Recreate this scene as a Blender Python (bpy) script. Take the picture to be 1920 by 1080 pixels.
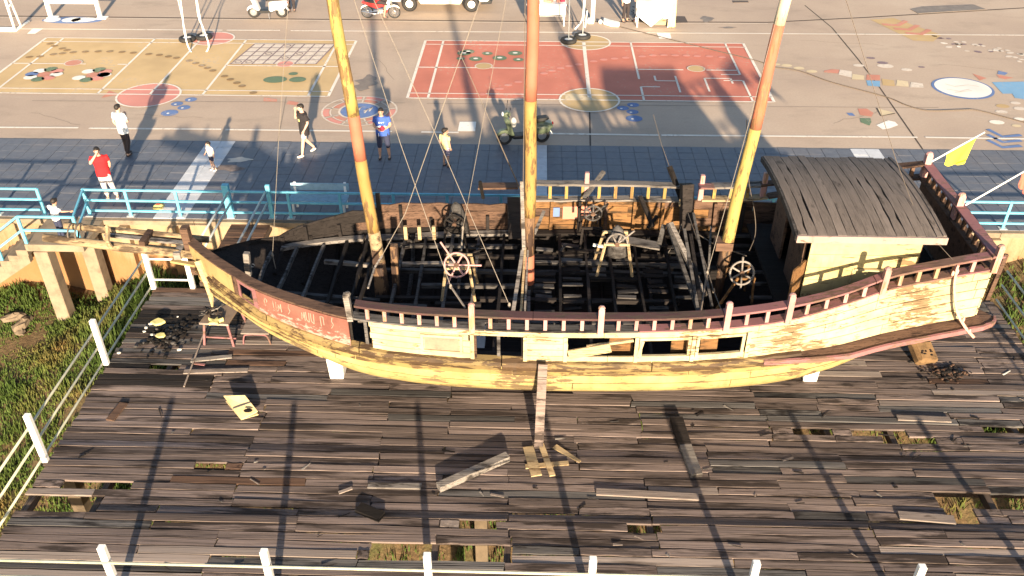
import bpy, bmesh, math, random
import numpy as np
from mathutils import Vector, Matrix
R = math.radians
random.seed(7)
for o in list(bpy.data.objects): bpy.data.objects.remove(o)
S = bpy.context.scene
COL = S.collection

# ---------------------------------------------------------------- camera, sky, sun, exposure
CAM_H, CAM_F = 12.0, 1680.0            # metres above the plaza; focal length for a 1920 px wide frame
PITCH, YAW, ROLL = .6064, .0304, -.0011
_f = Vector((-math.sin(YAW)*math.cos(PITCH), math.cos(YAW)*math.cos(PITCH), -math.sin(PITCH)))
_r0 = Vector((math.cos(YAW), math.sin(YAW), 0)); _u0 = _r0.cross(_f)
_r = _r0*math.cos(ROLL)+_u0*math.sin(ROLL); _u = _u0*math.cos(ROLL)-_r0*math.sin(ROLL)
cam = bpy.data.cameras.new('camera'); co = bpy.data.objects.new('camera', cam); COL.objects.link(co)
cam.sensor_width = 36; cam.lens = CAM_F/1920*36; cam.clip_end = 5000; cam.clip_start = .1
m = Matrix((_r, _u, -_f)).transposed().to_4x4(); m.translation = (0, 0, CAM_H); co.matrix_world = m
S.camera = co
SUN = Vector((-.163, 1, -.25)).normalized()   # the way the light travels
el = math.asin(-SUN.z)
w = bpy.data.worlds.new('World'); S.world = w; w.use_nodes = True
nt = w.node_tree; nt.nodes.clear()
sk = nt.nodes.new('ShaderNodeTexSky'); sk.sky_type = 'NISHITA'; sk.sun_disc = False
sk.sun_elevation = el
sk.sun_rotation = math.atan2(-SUN.x, -SUN.y)   # towards the sun, clockwise from +Y
sk.air_density = 1.0; sk.dust_density = 1.0; sk.ozone_density = 1.0
bg = nt.nodes.new('ShaderNodeBackground'); bg.inputs['Strength'].default_value = .068
ow = nt.nodes.new('ShaderNodeOutputWorld')
nt.links.new(sk.outputs[0], bg.inputs[0]); nt.links.new(bg.outputs[0], ow.inputs[0])
sl = bpy.data.lights.new('sun', 'SUN'); sl.energy = 4.5; sl.angle = R(1.0); sl.color = (1, .80, .555)
so = bpy.data.objects.new('sun', sl); COL.objects.link(so); so.location = (8, -40, 30)
so.rotation_euler = SUN.to_track_quat('-Z', 'Y').to_euler()
S.view_settings.view_transform = 'Standard'; S.view_settings.look = 'None'
S.view_settings.gamma = 1; S.view_settings.use_curve_mapping = False
S.view_settings.exposure = 1.88
S.cycles.max_bounces = 5; S.cycles.diffuse_bounces = 3; S.cycles.glossy_bounces = 2

def ray(u, v): return _f + _r*((u-960)/CAM_F) + _u*((540-v)/CAM_F)
def G(u, v, z=0.0):                     # the point at height z seen at photograph position (u, v)
    d = ray(u, v); return Vector((0, 0, CAM_H)) + d*((z-CAM_H)/d.z)
def V_(u, v, y):                        # the point at distance y
    d = ray(u, v); return Vector((0, 0, CAM_H)) + d*(y/d.y)
def lerp(a, b, t): return a+(b-a)*t
def interp(tab):
    xs = [p[0] for p in tab]; ys = [p[1] for p in tab]
    return lambda x: float(np.interp(x, xs, ys))
def smooth_interp(tab):                 # monotone-ish cubic through the table
    xs = [p[0] for p in tab]; ys = [p[1] for p in tab]; n = len(xs)
    ms = []
    for i in range(n):
        if i == 0: ms.append((ys[1]-ys[0])/(xs[1]-xs[0]))
        elif i == n-1: ms.append((ys[-1]-ys[-2])/(xs[-1]-xs[-2]))
        else: ms.append((ys[i+1]-ys[i-1])/(xs[i+1]-xs[i-1]))
    def fn(x):
        if x <= xs[0]: return ys[0]
        if x >= xs[-1]: return ys[-1]
        i = max(j for j in range(n-1) if xs[j] <= x)
        h = xs[i+1]-xs[i]; t = (x-xs[i])/h
        return (2*t**3-3*t*t+1)*ys[i]+(t**3-2*t*t+t)*h*ms[i]+(-2*t**3+3*t*t)*ys[i+1]+(t**3-t*t)*h*ms[i+1]
    return fn

# ---------------------------------------------------------------- materials
MATS = {}
class NT:
    def __init__(s, name):
        s.m = bpy.data.materials.new(name); s.m.use_nodes = True; s.t = s.m.node_tree
        s.b = s.t.nodes['Principled BSDF']; s.tc = s.n('ShaderNodeTexCoord'); s.co = s.tc.outputs['Object']
        MATS[name] = s.m
    def n(s, t, **k):
        x = s.t.nodes.new(t)
        for a, v in k.items(): setattr(x, a, v)
        return x
    def l(s, a, b): s.t.links.new(a, b)
    def vmap(s, scale, src=None, loc=(0, 0, 0)):
        x = s.n('ShaderNodeMapping'); x.inputs['Scale'].default_value = scale; x.inputs['Location'].default_value = loc
        s.l(src or s.co, x.inputs['Vector']); return x.outputs[0]
    def noise(s, scale, detail=5, rough=.6, vec=None, dist=0):
        x = s.n('ShaderNodeTexNoise'); x.inputs['Scale'].default_value = scale; x.inputs['Detail'].default_value = detail
        x.inputs['Roughness'].default_value = rough; x.inputs['Distortion'].default_value = dist
        s.l(vec or s.co, x.inputs['Vector']); return x.outputs['Fac']
    def ramp(s, fac, stops):
        x = s.n('ShaderNodeValToRGB'); r = x.color_ramp
        while len(r.elements) < len(stops): r.elements.new(.5)
        for e, (p, c) in zip(r.elements, stops):
            e.position = p; e.color = (c[0], c[1], c[2], 1) if hasattr(c, '__len__') else (c, c, c, 1)
        s.l(fac, x.inputs[0]); return x.outputs[0]
    def mix(s, fac, a, b, mode='MIX'):
        x = s.n('ShaderNodeMix', data_type='RGBA', blend_type=mode)
        for i, v in ((0, fac), (6, a), (7, b)):
            if isinstance(v, (int, float)): x.inputs[i].default_value = v
            elif isinstance(v, tuple): x.inputs[i].default_value = (*v[:3], 1)
            else: s.l(v, x.inputs[i])
        return x.outputs[2]
    def math(s, op, a, b=0.0):
        x = s.n('ShaderNodeMath', operation=op)
        for i, v in ((0, a), (1, b)):
            if isinstance(v, (int, float)): x.inputs[i].default_value = v
            else: s.l(v, x.inputs[i])
        return x.outputs[0]
    def rnd(s): return s.n('ShaderNodeObjectInfo').outputs['Random']
    def vary(s, col, amt, sat=1.0):     # every object a little lighter or darker
        x = s.n('ShaderNodeHueSaturation'); v = s.math('ADD', s.math('MULTIPLY', s.rnd(), 2*amt), 1-amt)
        s.l(v, x.inputs['Value']); x.inputs['Saturation'].default_value = sat; s.l(col, x.inputs['Color']); return x.outputs[0]
    def bump(s, h, strength=.4, dist=.01):
        x = s.n('ShaderNodeBump'); x.inputs['Strength'].default_value = strength; x.inputs['Distance'].default_value = dist
        s.l(h, x.inputs['Height']); s.l(x.outputs[0], s.b.inputs['Normal'])
    def done(s, col, rough=.8, metal=0, spec=.3):
        if isinstance(col, tuple): s.b.inputs['Base Color'].default_value = (*col[:3], 1)
        else: s.l(col, s.b.inputs['Base Color'])
        if isinstance(rough, (int, float)): s.b.inputs['Roughness'].default_value = rough
        else: s.l(rough, s.b.inputs['Roughness'])
        s.b.inputs['Metallic'].default_value = metal; s.b.inputs['Specular IOR Level'].default_value = spec
        return s.m

def plain(name, c, rough=.6, metal=0, var=.12, scale=9, spec=.35, bump=.15, objvar=0.0):
    t = NT(name); nz = t.noise(scale, 6, .65)
    c2 = tuple(max(0, x*(1-var*2)) for x in c); c3 = tuple(min(1, x*(1+var)) for x in c)
    col = t.ramp(nz, [(.3, c2), (.5, c), (.72, c3)])
    if objvar: col = t.vary(col, objvar)
    if bump: t.bump(nz, bump, .006)
    return t.done(col, rough, metal, spec)

def wood(name, light, dark, var=.3, axis=0, grain=1.0, stain=None, stain_amt=.5, bump=.5, rough=.85, cracks=True):
    t = NT(name)
    off = t.n('ShaderNodeVectorMath', operation='ADD')
    t.l(t.co, off.inputs[0]); rr = t.n('ShaderNodeVectorMath', operation='SCALE')
    cmb = t.n('ShaderNodeCombineXYZ'); r = t.rnd()
    t.l(r, cmb.inputs[0]); t.l(t.math('MULTIPLY', r, 7.3), cmb.inputs[1]); t.l(t.math('MULTIPLY', r, 3.1), cmb.inputs[2])
    t.l(cmb.outputs[0], rr.inputs[0]); rr.inputs['Scale'].default_value = 41; t.l(rr.outputs[0], off.inputs[1])
    sc = [38*grain]*3; sc[axis] = 1.6*grain
    g = t.noise(1, 6, .7, t.vmap(tuple(sc), off.outputs[0]), .3)
    sc2 = [9.]*3; sc2[axis] = .9
    g2 = t.noise(1, 4, .6, t.vmap(tuple(sc2), off.outputs[0]))
    mid = tuple((a+b)/2 for a, b in zip(light, dark))
    col = t.ramp(g, [(.28, dark), (.5, mid), (.68, light)])
    col = t.mix(t.ramp(g2, [(.35, .0), (.62, .75)]), col, light)
    col = t.vary(col, var)
    if cracks:                          # checks and splits along the grain
        scc = [70*grain]*3; scc[axis] = .9*grain
        ck = t.noise(1, 3, .55, t.vmap(tuple(scc), off.outputs[0]), .2)
        col = t.mix(t.ramp(ck, [(.36, .92), (.41, 0.)]), col, tuple(x*.25 for x in dark))
    if stain is not None:
        st = t.noise(1, 5, .65, t.vmap((1.3, 4.5, 4.5) if axis == 0 else (4.5, 1.3, 4.5), off.outputs[0]))
        col = t.mix(t.ramp(st, [(.62-stain_amt*.25, 0.), (.70-stain_amt*.2, .9)]), col, stain)
    t.bump(g, bump, .012)
    return t.done(col, rough, 0, .2)

def peel(name, paint, under, amount=.4, axis=0, var=.1, fine=14., dirt=(.05, .04, .03), dirt_amt=.3, rough=.7, paint2=None):
    """old paint flaking off wood, in streaks along one axis"""
    t = NT(name)
    sc = [fine]*3; sc[axis] = fine*.2
    a = t.noise(1, 7, .72, t.vmap(tuple(sc)), .4)
    bgn = t.noise(.9, 3, .5)
    msk = t.ramp(t.math('ADD', a, t.math('MULTIPLY', t.math('SUBTRACT', bgn, .5), .7)), [(.64-amount*.28, 1.), (.67-amount*.28, 0.)])
    pc = t.ramp(t.noise(2.2, 5, .6), [(.3, tuple(x*.78 for x in paint)), (.7, paint2 or paint)])
    sg = [30.]*3; sg[axis] = 1.5
    uc = t.ramp(t.noise(1, 5, .7, t.vmap(tuple(sg))), [(.3, tuple(x*.4 for x in under)), (.7, under)])
    inv = t.math('SUBTRACT', 1.0, msk)
    col = t.mix(inv, pc, uc)
    sd = [5.]*3; sd[axis] = .7
    dn = t.noise(1, 6, .7, t.vmap(tuple(sd)))
    col = t.mix(t.ramp(dn, [(.66-dirt_amt*.2, 0.), (.74-dirt_amt*.15, .85)]), col, dirt)
    if axis == 0:                           # rain and rust streaks running down the boards
        vs_ = t.noise(1, 5, .65, t.vmap((7, 7, .9)))
        col = t.mix(t.ramp(vs_, [(.56, 0.), (.72, .42)]), col, tuple(x*.45+.02 for x in under))
    col = t.vary(col, var)
    t.bump(t.math('ADD', t.math('MULTIPLY', msk, .6), t.math('MULTIPLY', a, .5)), .5, .008)
    return t.done(col, rough, 0, .25)

# ---------------------------------------------------------------- mesh building
class MB:
    def __init__(s): s.v = []; s.f = []; s.mi = []
    def add(s, vs, fs, mi=0):
        o = len(s.v); s.v += [tuple(p) for p in vs]; s.f += [tuple(i+o for i in f) for f in fs]; s.mi += [mi]*len(fs)
    def box(s, c, size, rot=None, mi=0):
        c = Vector(c); h = [x/2 for x in size]; mt = rot if rot is not None else Matrix.Identity(3)
        vs = [c + mt @ Vector((sx*h[0], sy*h[1], sz*h[2])) for sx in (-1, 1) for sy in (-1, 1) for sz in (-1, 1)]
        s.add(vs, [(0, 1, 3, 2), (4, 6, 7, 5), (0, 4, 5, 1), (2, 3, 7, 6), (0, 2, 6, 4), (1, 5, 7, 3)], mi)
    def bar(s, p, q, wd, ht, up=(0, 0, 1), mi=0, taper=1.0):
        p, q = Vector(p), Vector(q); d = (q-p).normalized(); up = Vector(up)
        if abs(d.dot(up)) > .98: up = Vector((0, 1, 0))
        a = d.cross(up).normalized(); b = a.cross(d).normalized()
        vs = []
        for e, k in ((p, 1), (q, taper)):
            for sa, sb in ((-1, -1), (1, -1), (1, 1), (-1, 1)): vs.append(e+a*(sa*wd/2*k)+b*(sb*ht/2*k))
        s.add(vs, [(3, 2, 1, 0), (4, 5, 6, 7), (0, 1, 5, 4), (1, 2, 6, 5), (2, 3, 7, 6), (3, 0, 4, 7)], mi)
    def tube(s, pts, r, n=8, mi=0, cap=True, flat=None):
        pts = [Vector(p) for p in pts]; rs = r if hasattr(r, '__len__') else [r]*len(pts)
        vs = []; prev = None
        for i, p in enumerate(pts):
            d = (pts[min(i+1, len(pts)-1)]-pts[max(i-1, 0)])
            d = d.normalized() if d.length > 1e-9 else Vector((0, 0, 1))
            if prev is None:
                up = Vector((0, 0, 1)) if abs(d.z) < .9 else Vector((0, 1, 0)); a = d.cross(up).normalized()
            else:
                a = prev-d*prev.dot(d); a = a.normalized() if a.length > 1e-6 else d.orthogonal().normalized()
            prev = a; b = d.cross(a)
            for k in range(n):
                t = 2*math.pi*k/n; vs.append(p+a*(math.cos(t)*rs[i])+b*(math.sin(t)*rs[i]*(flat or 1)))
        fs = [(i*n+k, i*n+(k+1) % n, (i+1)*n+(k+1) % n, (i+1)*n+k) for i in range(len(pts)-1) for k in range(n)]
        if cap: fs += [tuple(range(n-1, -1, -1)), tuple((len(pts)-1)*n+k for k in range(n))]
        s.add(vs, fs, mi)
    def rings(s, rings, mi=0, cap=True, closed=True):
        n = len(rings[0]); vs = [p for r in rings for p in r]
        kk = n if closed else n-1
        fs = [(i*n+k, i*n+(k+1) % n, (i+1)*n+(k+1) % n, (i+1)*n+k) for i in range(len(rings)-1) for k in range(kk)]
        if cap and closed: fs += [tuple(range(n-1, -1, -1)), tuple((len(rings)-1)*n+k for k in range(n))]
        s.add(vs, fs, mi)
    def ell(s, c, r, n=12, m_=8, rot=None, mi=0):
        c = Vector(c); rt = rot if rot is not None else Matrix.Identity(3); rs = []
        for i in range(m_+1):
            ph = -math.pi/2+math.pi*i/m_; cz = math.sin(ph); cr = max(math.cos(ph), .02)
            rs.append([c+rt @ Vector((r[0]*cr*math.cos(2*math.pi*k/n), r[1]*cr*math.sin(2*math.pi*k/n), r[2]*cz)) for k in range(n)])
        s.rings(rs, mi)
    def prism(s, poly, z0, z1, mi=0):           # polygon in xy
        n = len(poly); s.add([(p[0], p[1], z0) for p in poly]+[(p[0], p[1], z1) for p in poly],
            [tuple(range(n-1, -1, -1)), tuple(range(n, 2*n))]+[(k, (k+1) % n, n+(k+1) % n, n+k) for k in range(n)], mi)
    def slab(s, prof, w, mt, inset=.85, mi=0, w2=.72):   # side profile (x, z), width w in y, softened sides; mt: 4x4
        cx = sum(p[0] for p in prof)/len(prof); cz = sum(p[1] for p in prof)/len(prof); rs = []
        for y, k in ((-w/2, inset), (-w/2*w2, 1), (w/2*w2, 1), (w/2, inset)):
            rs.append([mt @ Vector((cx+(p[0]-cx)*k, y, cz+(p[1]-cz)*k)) for p in prof])
        s.rings(rs, mi)
    def torus(s, c, r, r2, axis='y', n=20, m_=8, mt=None, mi=0, arc=(0, 2*math.pi)):
        full = abs(arc[1]-arc[0]-2*math.pi) < 1e-6; rs = []
        for i in range(n if full else n+1):
            t = arc[0]+(arc[1]-arc[0])*i/n; ring = []
            for k in range(m_):
                q = 2*math.pi*k/m_; rad = r+r2*math.cos(q); h = r2*math.sin(q)
                p = {'y': (rad*math.cos(t), h, rad*math.sin(t)), 'z': (rad*math.cos(t), rad*math.sin(t), h), 'x': (h, rad*math.cos(t), rad*math.sin(t))}[axis]
                p = Vector(p)+Vector(c); ring.append(mt @ p if mt else p)
            rs.append(ring)
        if full: rs.append(rs[0])
        s.rings(rs, mi, cap=not full)
    def build(s, name, mat, parent=None, smooth=False, label=None, kind=None, bevel=0):
        me = bpy.data.meshes.new(name); me.from_pydata(s.v, [], s.f)
        bm = bmesh.new(); bm.from_mesh(me); bmesh.ops.recalc_face_normals(bm, faces=bm.faces)
        if bevel: bmesh.ops.bevel(bm, geom=[e for e in bm.edges if e.is_manifold and e.calc_face_angle(0) > .6], offset=bevel, segments=1, affect='EDGES', clamp_overlap=True)
        bm.to_mesh(me); bm.free()
        for mm in (mat if isinstance(mat, (list, tuple)) else [mat]): me.materials.append(MATS[mm])
        if not bevel and any(s.mi): me.polygons.foreach_set('material_index', s.mi)
        if smooth: me.polygons.foreach_set('use_smooth', [True]*len(me.polygons))
        o = bpy.data.objects.new(name, me); COL.objects.link(o)
        if parent is not None: o.parent = parent
        if label: o['label'] = label
        if kind: o['kind'] = kind
        return o
def thing(name, label, cat, group=None, loc=(0, 0, 0), rz=0.0):
    o = bpy.data.objects.new(name, None); COL.objects.link(o); o.empty_display_size = .2
    o.location = loc; o.rotation_euler = (0, 0, rz); o['label'] = label; o['category'] = cat
    if group: o['group'] = group
    return o
def tag(o, label, cat, group=None):
    o['label'] = label; o['category'] = cat
    if group: o['group'] = group
    return o
def rebase(root):
    """parts were built in world metres: keep them there under a root that stands at its base"""
    mi = Matrix.Translation(root.location).inverted()
    for ch in root.children: ch.matrix_parent_inverse = mi
def copy_tree(o, loc, rz, label=None):
    c = o.copy(); COL.objects.link(c); c.location = loc; c.rotation_euler = (0, 0, rz)
    if label: c['label'] = label
    for ch in o.children:
        d = ch.copy(); COL.objects.link(d); d.parent = c
        for g in ch.children:
            e = g.copy(); COL.objects.link(e); e.parent = d
    return c
def curved(pts, n):                      # points -> smooth polyline
    pts = [Vector(p) for p in pts]; out = []
    for i in range(len(pts)-1):
        p0 = pts[max(i-1, 0)]; p1 = pts[i]; p2 = pts[i+1]; p3 = pts[min(i+2, len(pts)-1)]
        for k in range(n):
            t = k/n
            out.append(.5*((2*p1)+(-p0+p2)*t+(2*p0-5*p1+4*p2-p3)*t*t+(-p0+3*p1-3*p2+p3)*t**3))
    out.append(pts[-1]); return out

# the palette: each colour is the thing's own
plain('concrete', (.40, .345, .285), .85, var=.10, scale=1.1)
plain('asphalt', (.36, .31, .26), .85, var=.09, scale=2)
wood('deck_wood', (.195, .152, .137), (.046, .034, .030), .36, 0, 1, (.026, .019, .016), .50, .8)
wood('pale_wood', (.27, .225, .20), (.13, .10, .085), .2, 0, 1, (.06, .045, .035), .15, .5)
wood('joist_wood', (.10, .075, .06), (.03, .02, .016), .3, 1)
wood('char', (.022, .018, .017), (.005, .004, .004), .45, 0, .7, None, 0, .9)
wood('char_grey', (.115, .108, .106), (.022, .020, .019), .4, 0, .8, (.01, .008, .008), .4, .8)
wood('char_dull', (.075, .070, .068), (.012, .010, .010), .4, 0, .8, (.008, .007, .006), .4, .8)
wood('ash_wood', (.22, .20, .185), (.07, .06, .055), .25, 0, .8, (.02, .016, .014), .35, .6)
wood('roof_wood', (.160, .134, .120), (.066, .055, .049), .12, 1, 1.1, (.035, .029, .025), .12, .6, .85, False)
wood('brown_wood', (.12, .072, .05), (.035, .02, .015), .25, 0, 1, (.02, .012, .01), .3, .6)
wood('orange_wood', (.20, .105, .042), (.06, .03, .016), .22, 0, 1, (.03, .02, .012), .4, .6)
wood('raw_wood', (.40, .305, .18), (.24, .16, .085), .12, 0, 1, (.10, .06, .03), .12, .4)
wood('bow_pole', (.36, .27, .16), (.10, .065, .045), .15, 0, .8, (.05, .035, .025), .38, .6)
peel('hull_yellow', (.335, .255, .098), (.20, .14, .075), .30, 0, .05, 9, (.09, .055, .03), .18, paint2=(.385, .305, .135))
peel('hull_cream', (.43, .355, .20), (.24, .165, .09), .27, 0, .08, 12, (.13, .08, .045), .16, paint2=(.50, .425, .27))
peel('wale_old', (.21, .15, .065), (.09, .055, .03), .66, 0, .12, 7, (.035, .022, .014), .62)
peel('wale_moss', (.28, .205, .08), (.14, .09, .045), .5, 0, .08, 8, (.05, .033, .02), .45)
peel('fascia_pale', (.33, .245, .22), (.24, .15, .12), .2, 0, .03, 11, (.12, .08, .06), .1)
peel('bow_yellow', (.36, .265, .12), (.38, .25, .10), .08, 0, .05, 9, (.14, .08, .03), .06)
peel('mast_ochre', (.30, .195, .065), (.17, .10, .045), .40, 2, .04, 11, (.10, .055, .03), .25)
peel('cabin_yellow', (.42, .345, .155), (.26, .18, .09), .16, 0, .05, 9, (.16, .11, .06), .08, paint2=(.48, .40, .21))
peel('mast_yellow', (.37, .275, .088), (.24, .15, .065), .42, 2, .04, 11, (.13, .07, .03), .2)
peel('mast_red', (.40, .135, .085), (.36, .19, .10), .25, 2, .04, 9, (.20, .06, .03), .08)
peel('mast_pale', (.55, .49, .36), (.5, .38, .2), .2, 2, .04, 9, (.3, .22, .1), .05)
peel('mast_brown', (.17, .10, .055), (.06, .035, .025), .5, 2, .04, 9, (.02, .015, .012), .4)
peel('rail_pink', (.25, .115, .12), (.20, .12, .09), .36, 0, .06, 15, (.06, .04, .03), .25)
peel('rail_brown', (.085, .042, .042), (.10, .065, .05), .45, 0, .06, 15, (.04, .03, .025), .35)
peel('baluster_pink', (.42, .24, .23), (.42, .26, .16), .25, 2, .14, 15, (.10, .06, .04), .12)
peel('baluster_yellow', (.30, .21, .07), (.25, .15, .06), .4, 2, .12, 15, (.05, .03, .02), .3)
plain('blue_paint', (.13, .41, .55), .45, var=.12, scale=4, bump=.05)
plain('white_paint', (.78, .77, .74), .5, var=.05, scale=5, bump=.05)
plain('white_cloth', (.80, .78, .74), .9, var=.04, scale=5)
plain('pipe_olive', (.42, .42, .33), .5, var=.14, scale=6, bump=.05)
plain('pipe_grey', (.42, .45, .45), .45, var=.1, scale=6, bump=.05)
plain('steel', (.42, .43, .44), .35, .8, var=.1, scale=12, bump=.05)
plain('chrome', (.62, .62, .62), .2, .9, var=.05, scale=12, bump=0)
plain('rubber', (.025, .024, .024), .75, var=.25, scale=14)
plain('black_plastic', (.02, .02, .022), .5, var=.2, scale=12, bump=0)
plain('rope', (.20, .175, .15), .9, var=.15, scale=30)
plain('rope_dark', (.11, .09, .075), .9, var=.15, scale=30)
plain('rope_pink', (.62, .34, .27), .9, var=.15, scale=30)
# ---------------------------------------------------------------- the setting: ground, plaza, paint, paving
def paint(name, c, wear=.35, conc=(.40, .345, .285)):
    t = NT(name); nz = t.noise(7, 6, .7); big = t.noise(.55, 4, .6)
    base = t.ramp(big, [(.3, tuple(x*.86 for x in c)), (.7, tuple(min(1, x*1.1) for x in c))])
    msk = t.ramp(t.math('ADD', nz, t.math('MULTIPLY', t.math('SUBTRACT', big, .5), .6)), [(.66-wear*.2, 0.), (.76-wear*.1, .8)])
    t.done(t.mix(msk, base, conc), .75, 0, .25)
paint('paint_yellow', (.52, .375, .20), .3); paint('paint_red', (.50, .175, .125), .3); paint('paint_line', (.72, .67, .60), .5)
paint('paint_line_old', (.60, .53, .46), .7); paint('paint_blue', (.12, .19, .38), .4); paint('paint_sky', (.18, .34, .52), .25)
paint('paint_green', (.13, .19, .12), .45); paint('paint_brown', (.27, .18, .09), .6); paint('paint_pink', (.58, .25, .21), .45)
paint('paint_dull', (.50, .22, .16), .6); paint('paint_white', (.74, .72, .68), .2); paint('paint_grid', (.20, .15, .17), .5)
paint('paint_cream', (.58, .48, .32), .6); paint('paint_ochre', (.46, .33, .17), .45)

# plaza concrete: pale slabs with damp stains and faint tyre marks
t = NT('plaza_concrete')
big = t.noise(.16, 5, .6); mid = t.noise(.9, 6, .65, t.vmap((.55, 1.2, 1))); fine = t.noise(14, 4, .6)
c = t.ramp(big, [(.32, (.365, .285, .232)), (.5, (.42, .33, .262)), (.68, (.47, .38, .305))])
c = t.mix(t.ramp(mid, [(.54, 0.), (.74, .5)]), c, (.25, .205, .165))
c = t.mix(t.ramp(t.noise(.45, 6, .7, t.vmap((.4, 1.6, 1))), [(.60, 0.), (.72, .35)]), c, (.47, .42, .35))
c = t.mix(t.ramp(fine, [(.4, .12), (.6, 0.)]), c, (.2, .17, .14))
t.bump(fine, .12, .004); t.done(c, .82, 0, .3)
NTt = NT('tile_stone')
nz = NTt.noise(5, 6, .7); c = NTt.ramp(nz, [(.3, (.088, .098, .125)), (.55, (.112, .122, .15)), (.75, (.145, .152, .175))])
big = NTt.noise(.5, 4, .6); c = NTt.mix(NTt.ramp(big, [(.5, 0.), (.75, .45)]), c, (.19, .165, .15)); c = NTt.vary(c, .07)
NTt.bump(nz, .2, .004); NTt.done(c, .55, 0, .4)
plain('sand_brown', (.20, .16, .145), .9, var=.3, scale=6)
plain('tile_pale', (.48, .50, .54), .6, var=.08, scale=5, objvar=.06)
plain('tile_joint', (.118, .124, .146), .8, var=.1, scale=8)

def sheet(name, polys, z, mat, parent=None, kind=None, label=None):
    mb = MB()
    for p in polys: mb.add([(a[0], a[1], z) for a in p], [tuple(range(len(p)))])
    return mb.build(name, mat, parent, kind=kind, label=label)

EDGE = 20.22                              # the plaza ends here in a wall
t = NT('soil'); nz = t.noise(1.3, 6, .7); fn = t.noise(12, 5, .7)
c = t.ramp(nz, [(.3, (.10, .065, .035)), (.5, (.15, .10, .055)), (.7, (.10, .10, .04))]); c = t.mix(t.ramp(fn, [(.4, .6), (.6, 0.)]), c, (.045, .035, .02))
t.bump(fn, .8, .04); t.done(c, .95, 0, .1)
def bank_z(x, y):
    d = EDGE-y
    h = -1.45-.20*d-.012*d*d if d < 14 else -6.6-.02*(d-14)
    h += .16*math.sin(x*.9+y*.7)+.10*math.sin(2.1*x-1.3*y)+.5*max(0, min(1, (x-9.5)/3))*max(0, 1-d/12) - .85*max(0, min(1, (-10.4-x)/1.6))*max(0, 1-d/9)
    return h
# ground: the bank below the wall, and the land behind the plaza, out to the horizon
mb = MB(); xs = [-3000, -400, -60]+[-30+1.0*i for i in range(61)]+[60, 400, 3000]; ys = [-3000, -600, -100, -30, -10]+[0+1.0*i for i in range(21)]+[EDGE+.25]
vs = [(x, y, bank_z(x, y) if abs(x) <= 60 and y > -40 else -9.) for y in ys for x in xs]; n = len(xs)
mb.add(vs, [(j*n+i, j*n+i+1, (j+1)*n+i+1, (j+1)*n+i) for j in range(len(ys)-1) for i in range(n-1)])
y0 = EDGE+.25; o = len(mb.v); mb.add([(-3000, y0, -.06), (3000, y0, -.06), (3000, 3500, -.06), (-3000, 3500, -.06)], [(0, 1, 2, 3)])
mb.build('ground', 'soil', kind='structure', smooth=True)
plaza = sheet('plaza', [[(-70, EDGE+.02), (70, EDGE+.02), (70, 160), (-70, 160)]], 0, 'plaza_concrete', kind='structure')
# joints: the long drain line behind the courts and slab joints
plain('joint_dark', (.07, .055, .045), .9); plain('joint_soft', (.24, .20, .165), .9)
def line(name, pts, wd, mat, z, parent=plaza, label=None):
    mb = MB(); pts = [Vector((p[0], p[1], 0)) for p in pts]
    L = []; Rr = []
    for i, p in enumerate(pts):
        d = (pts[min(i+1, len(pts)-1)]-pts[max(i-1, 0)]).normalized(); nn = Vector((-d.y, d.x, 0))*wd/2
        L.append(p+nn); Rr.append(p-nn)
    for i in range(len(pts)-1): mb.add([(q.x, q.y, z) for q in (L[i], Rr[i], Rr[i+1], L[i+1])], [(0, 1, 2, 3)])
    return mb.build(name, mat, parent, label=label)
def ells(name, list_, z, mat, parent, n=22):       # (u, v, rx, ry, rot) in metres round a photographed spot
    out = []
    for e in list_:
        c = G(e[0], e[1]); rx, ry = e[2], e[3]; a = e[4] if len(e) > 4 else 0
        out.append(sheet(name, [[(c.x+rx*math.cos(q)*math.cos(a)-ry*math.sin(q)*math.sin(a), c.y+rx*math.cos(q)*math.sin(a)+ry*math.sin(q)*math.cos(a)) for q in [2*math.pi*i/n for i in range(n)]]], z, mat, parent))
    return out
def ring(name, c, rx, ry, wd, z, mat, parent, n=36, arc=(0, 2*math.pi)):
    mb = MB()
    for i in range(n):
        a0 = arc[0]+(arc[1]-arc[0])*i/n; a1 = arc[0]+(arc[1]-arc[0])*(i+1)/n
        mb.add([(c[0]+(rx+k)*math.cos(a), c[1]+(ry+k)*math.sin(a), z) for a, k in ((a0, -wd/2), (a0, wd/2), (a1, wd/2), (a1, -wd/2))], [(0, 1, 2, 3)])
    return mb.build(name, mat, parent)
line('drain_joint', [G(-200, 28), G(480, 35), G(960, 40), G(1440, 42), G(1620, 33), G(2050, 7)], .10, 'joint_dark', .004)
line('kerb_line', [G(-200, 31), G(480, 37.5), G(960, 42.5), G(1440, 44.5)], .05, 'paint_line_old', .008)
for a in ([(1509, 10), (1560, 52), (1608, 110), (1650, 165), (1730, 280)], [(1105, 188), (1107, 277)]):
    line('slab_joint', [G(*p) for p in a], .05, 'joint_dark', .004)
for a in ([(60, 189), (480, 191), (760, 193)], [(800, 194), (1390, 199)], [(1440, 200), (1760, 202)], [(550, 100), (537, 180), (520, 270)]):
    line('slab_joint', [G(*p) for p in a], .035, 'joint_soft', .004)
rnd = random.Random(15)
for u, v, du, dv in ((1240, 60, 150, 4), (640, 215, 80, 30), (1560, 230, 90, -20), (1760, 120, 120, 14), (250, 215, 130, 6), (700, 100, 40, 50), (1500, 75, 160, 10), (60, 210, 90, 25)):
    pts = [G(u+du*k/7+rnd.uniform(-4, 4), v+dv*k/7+rnd.uniform(-1.5, 1.5)) for k in range(8)]; line('crack', pts, .018, 'joint_soft', .004)
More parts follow.
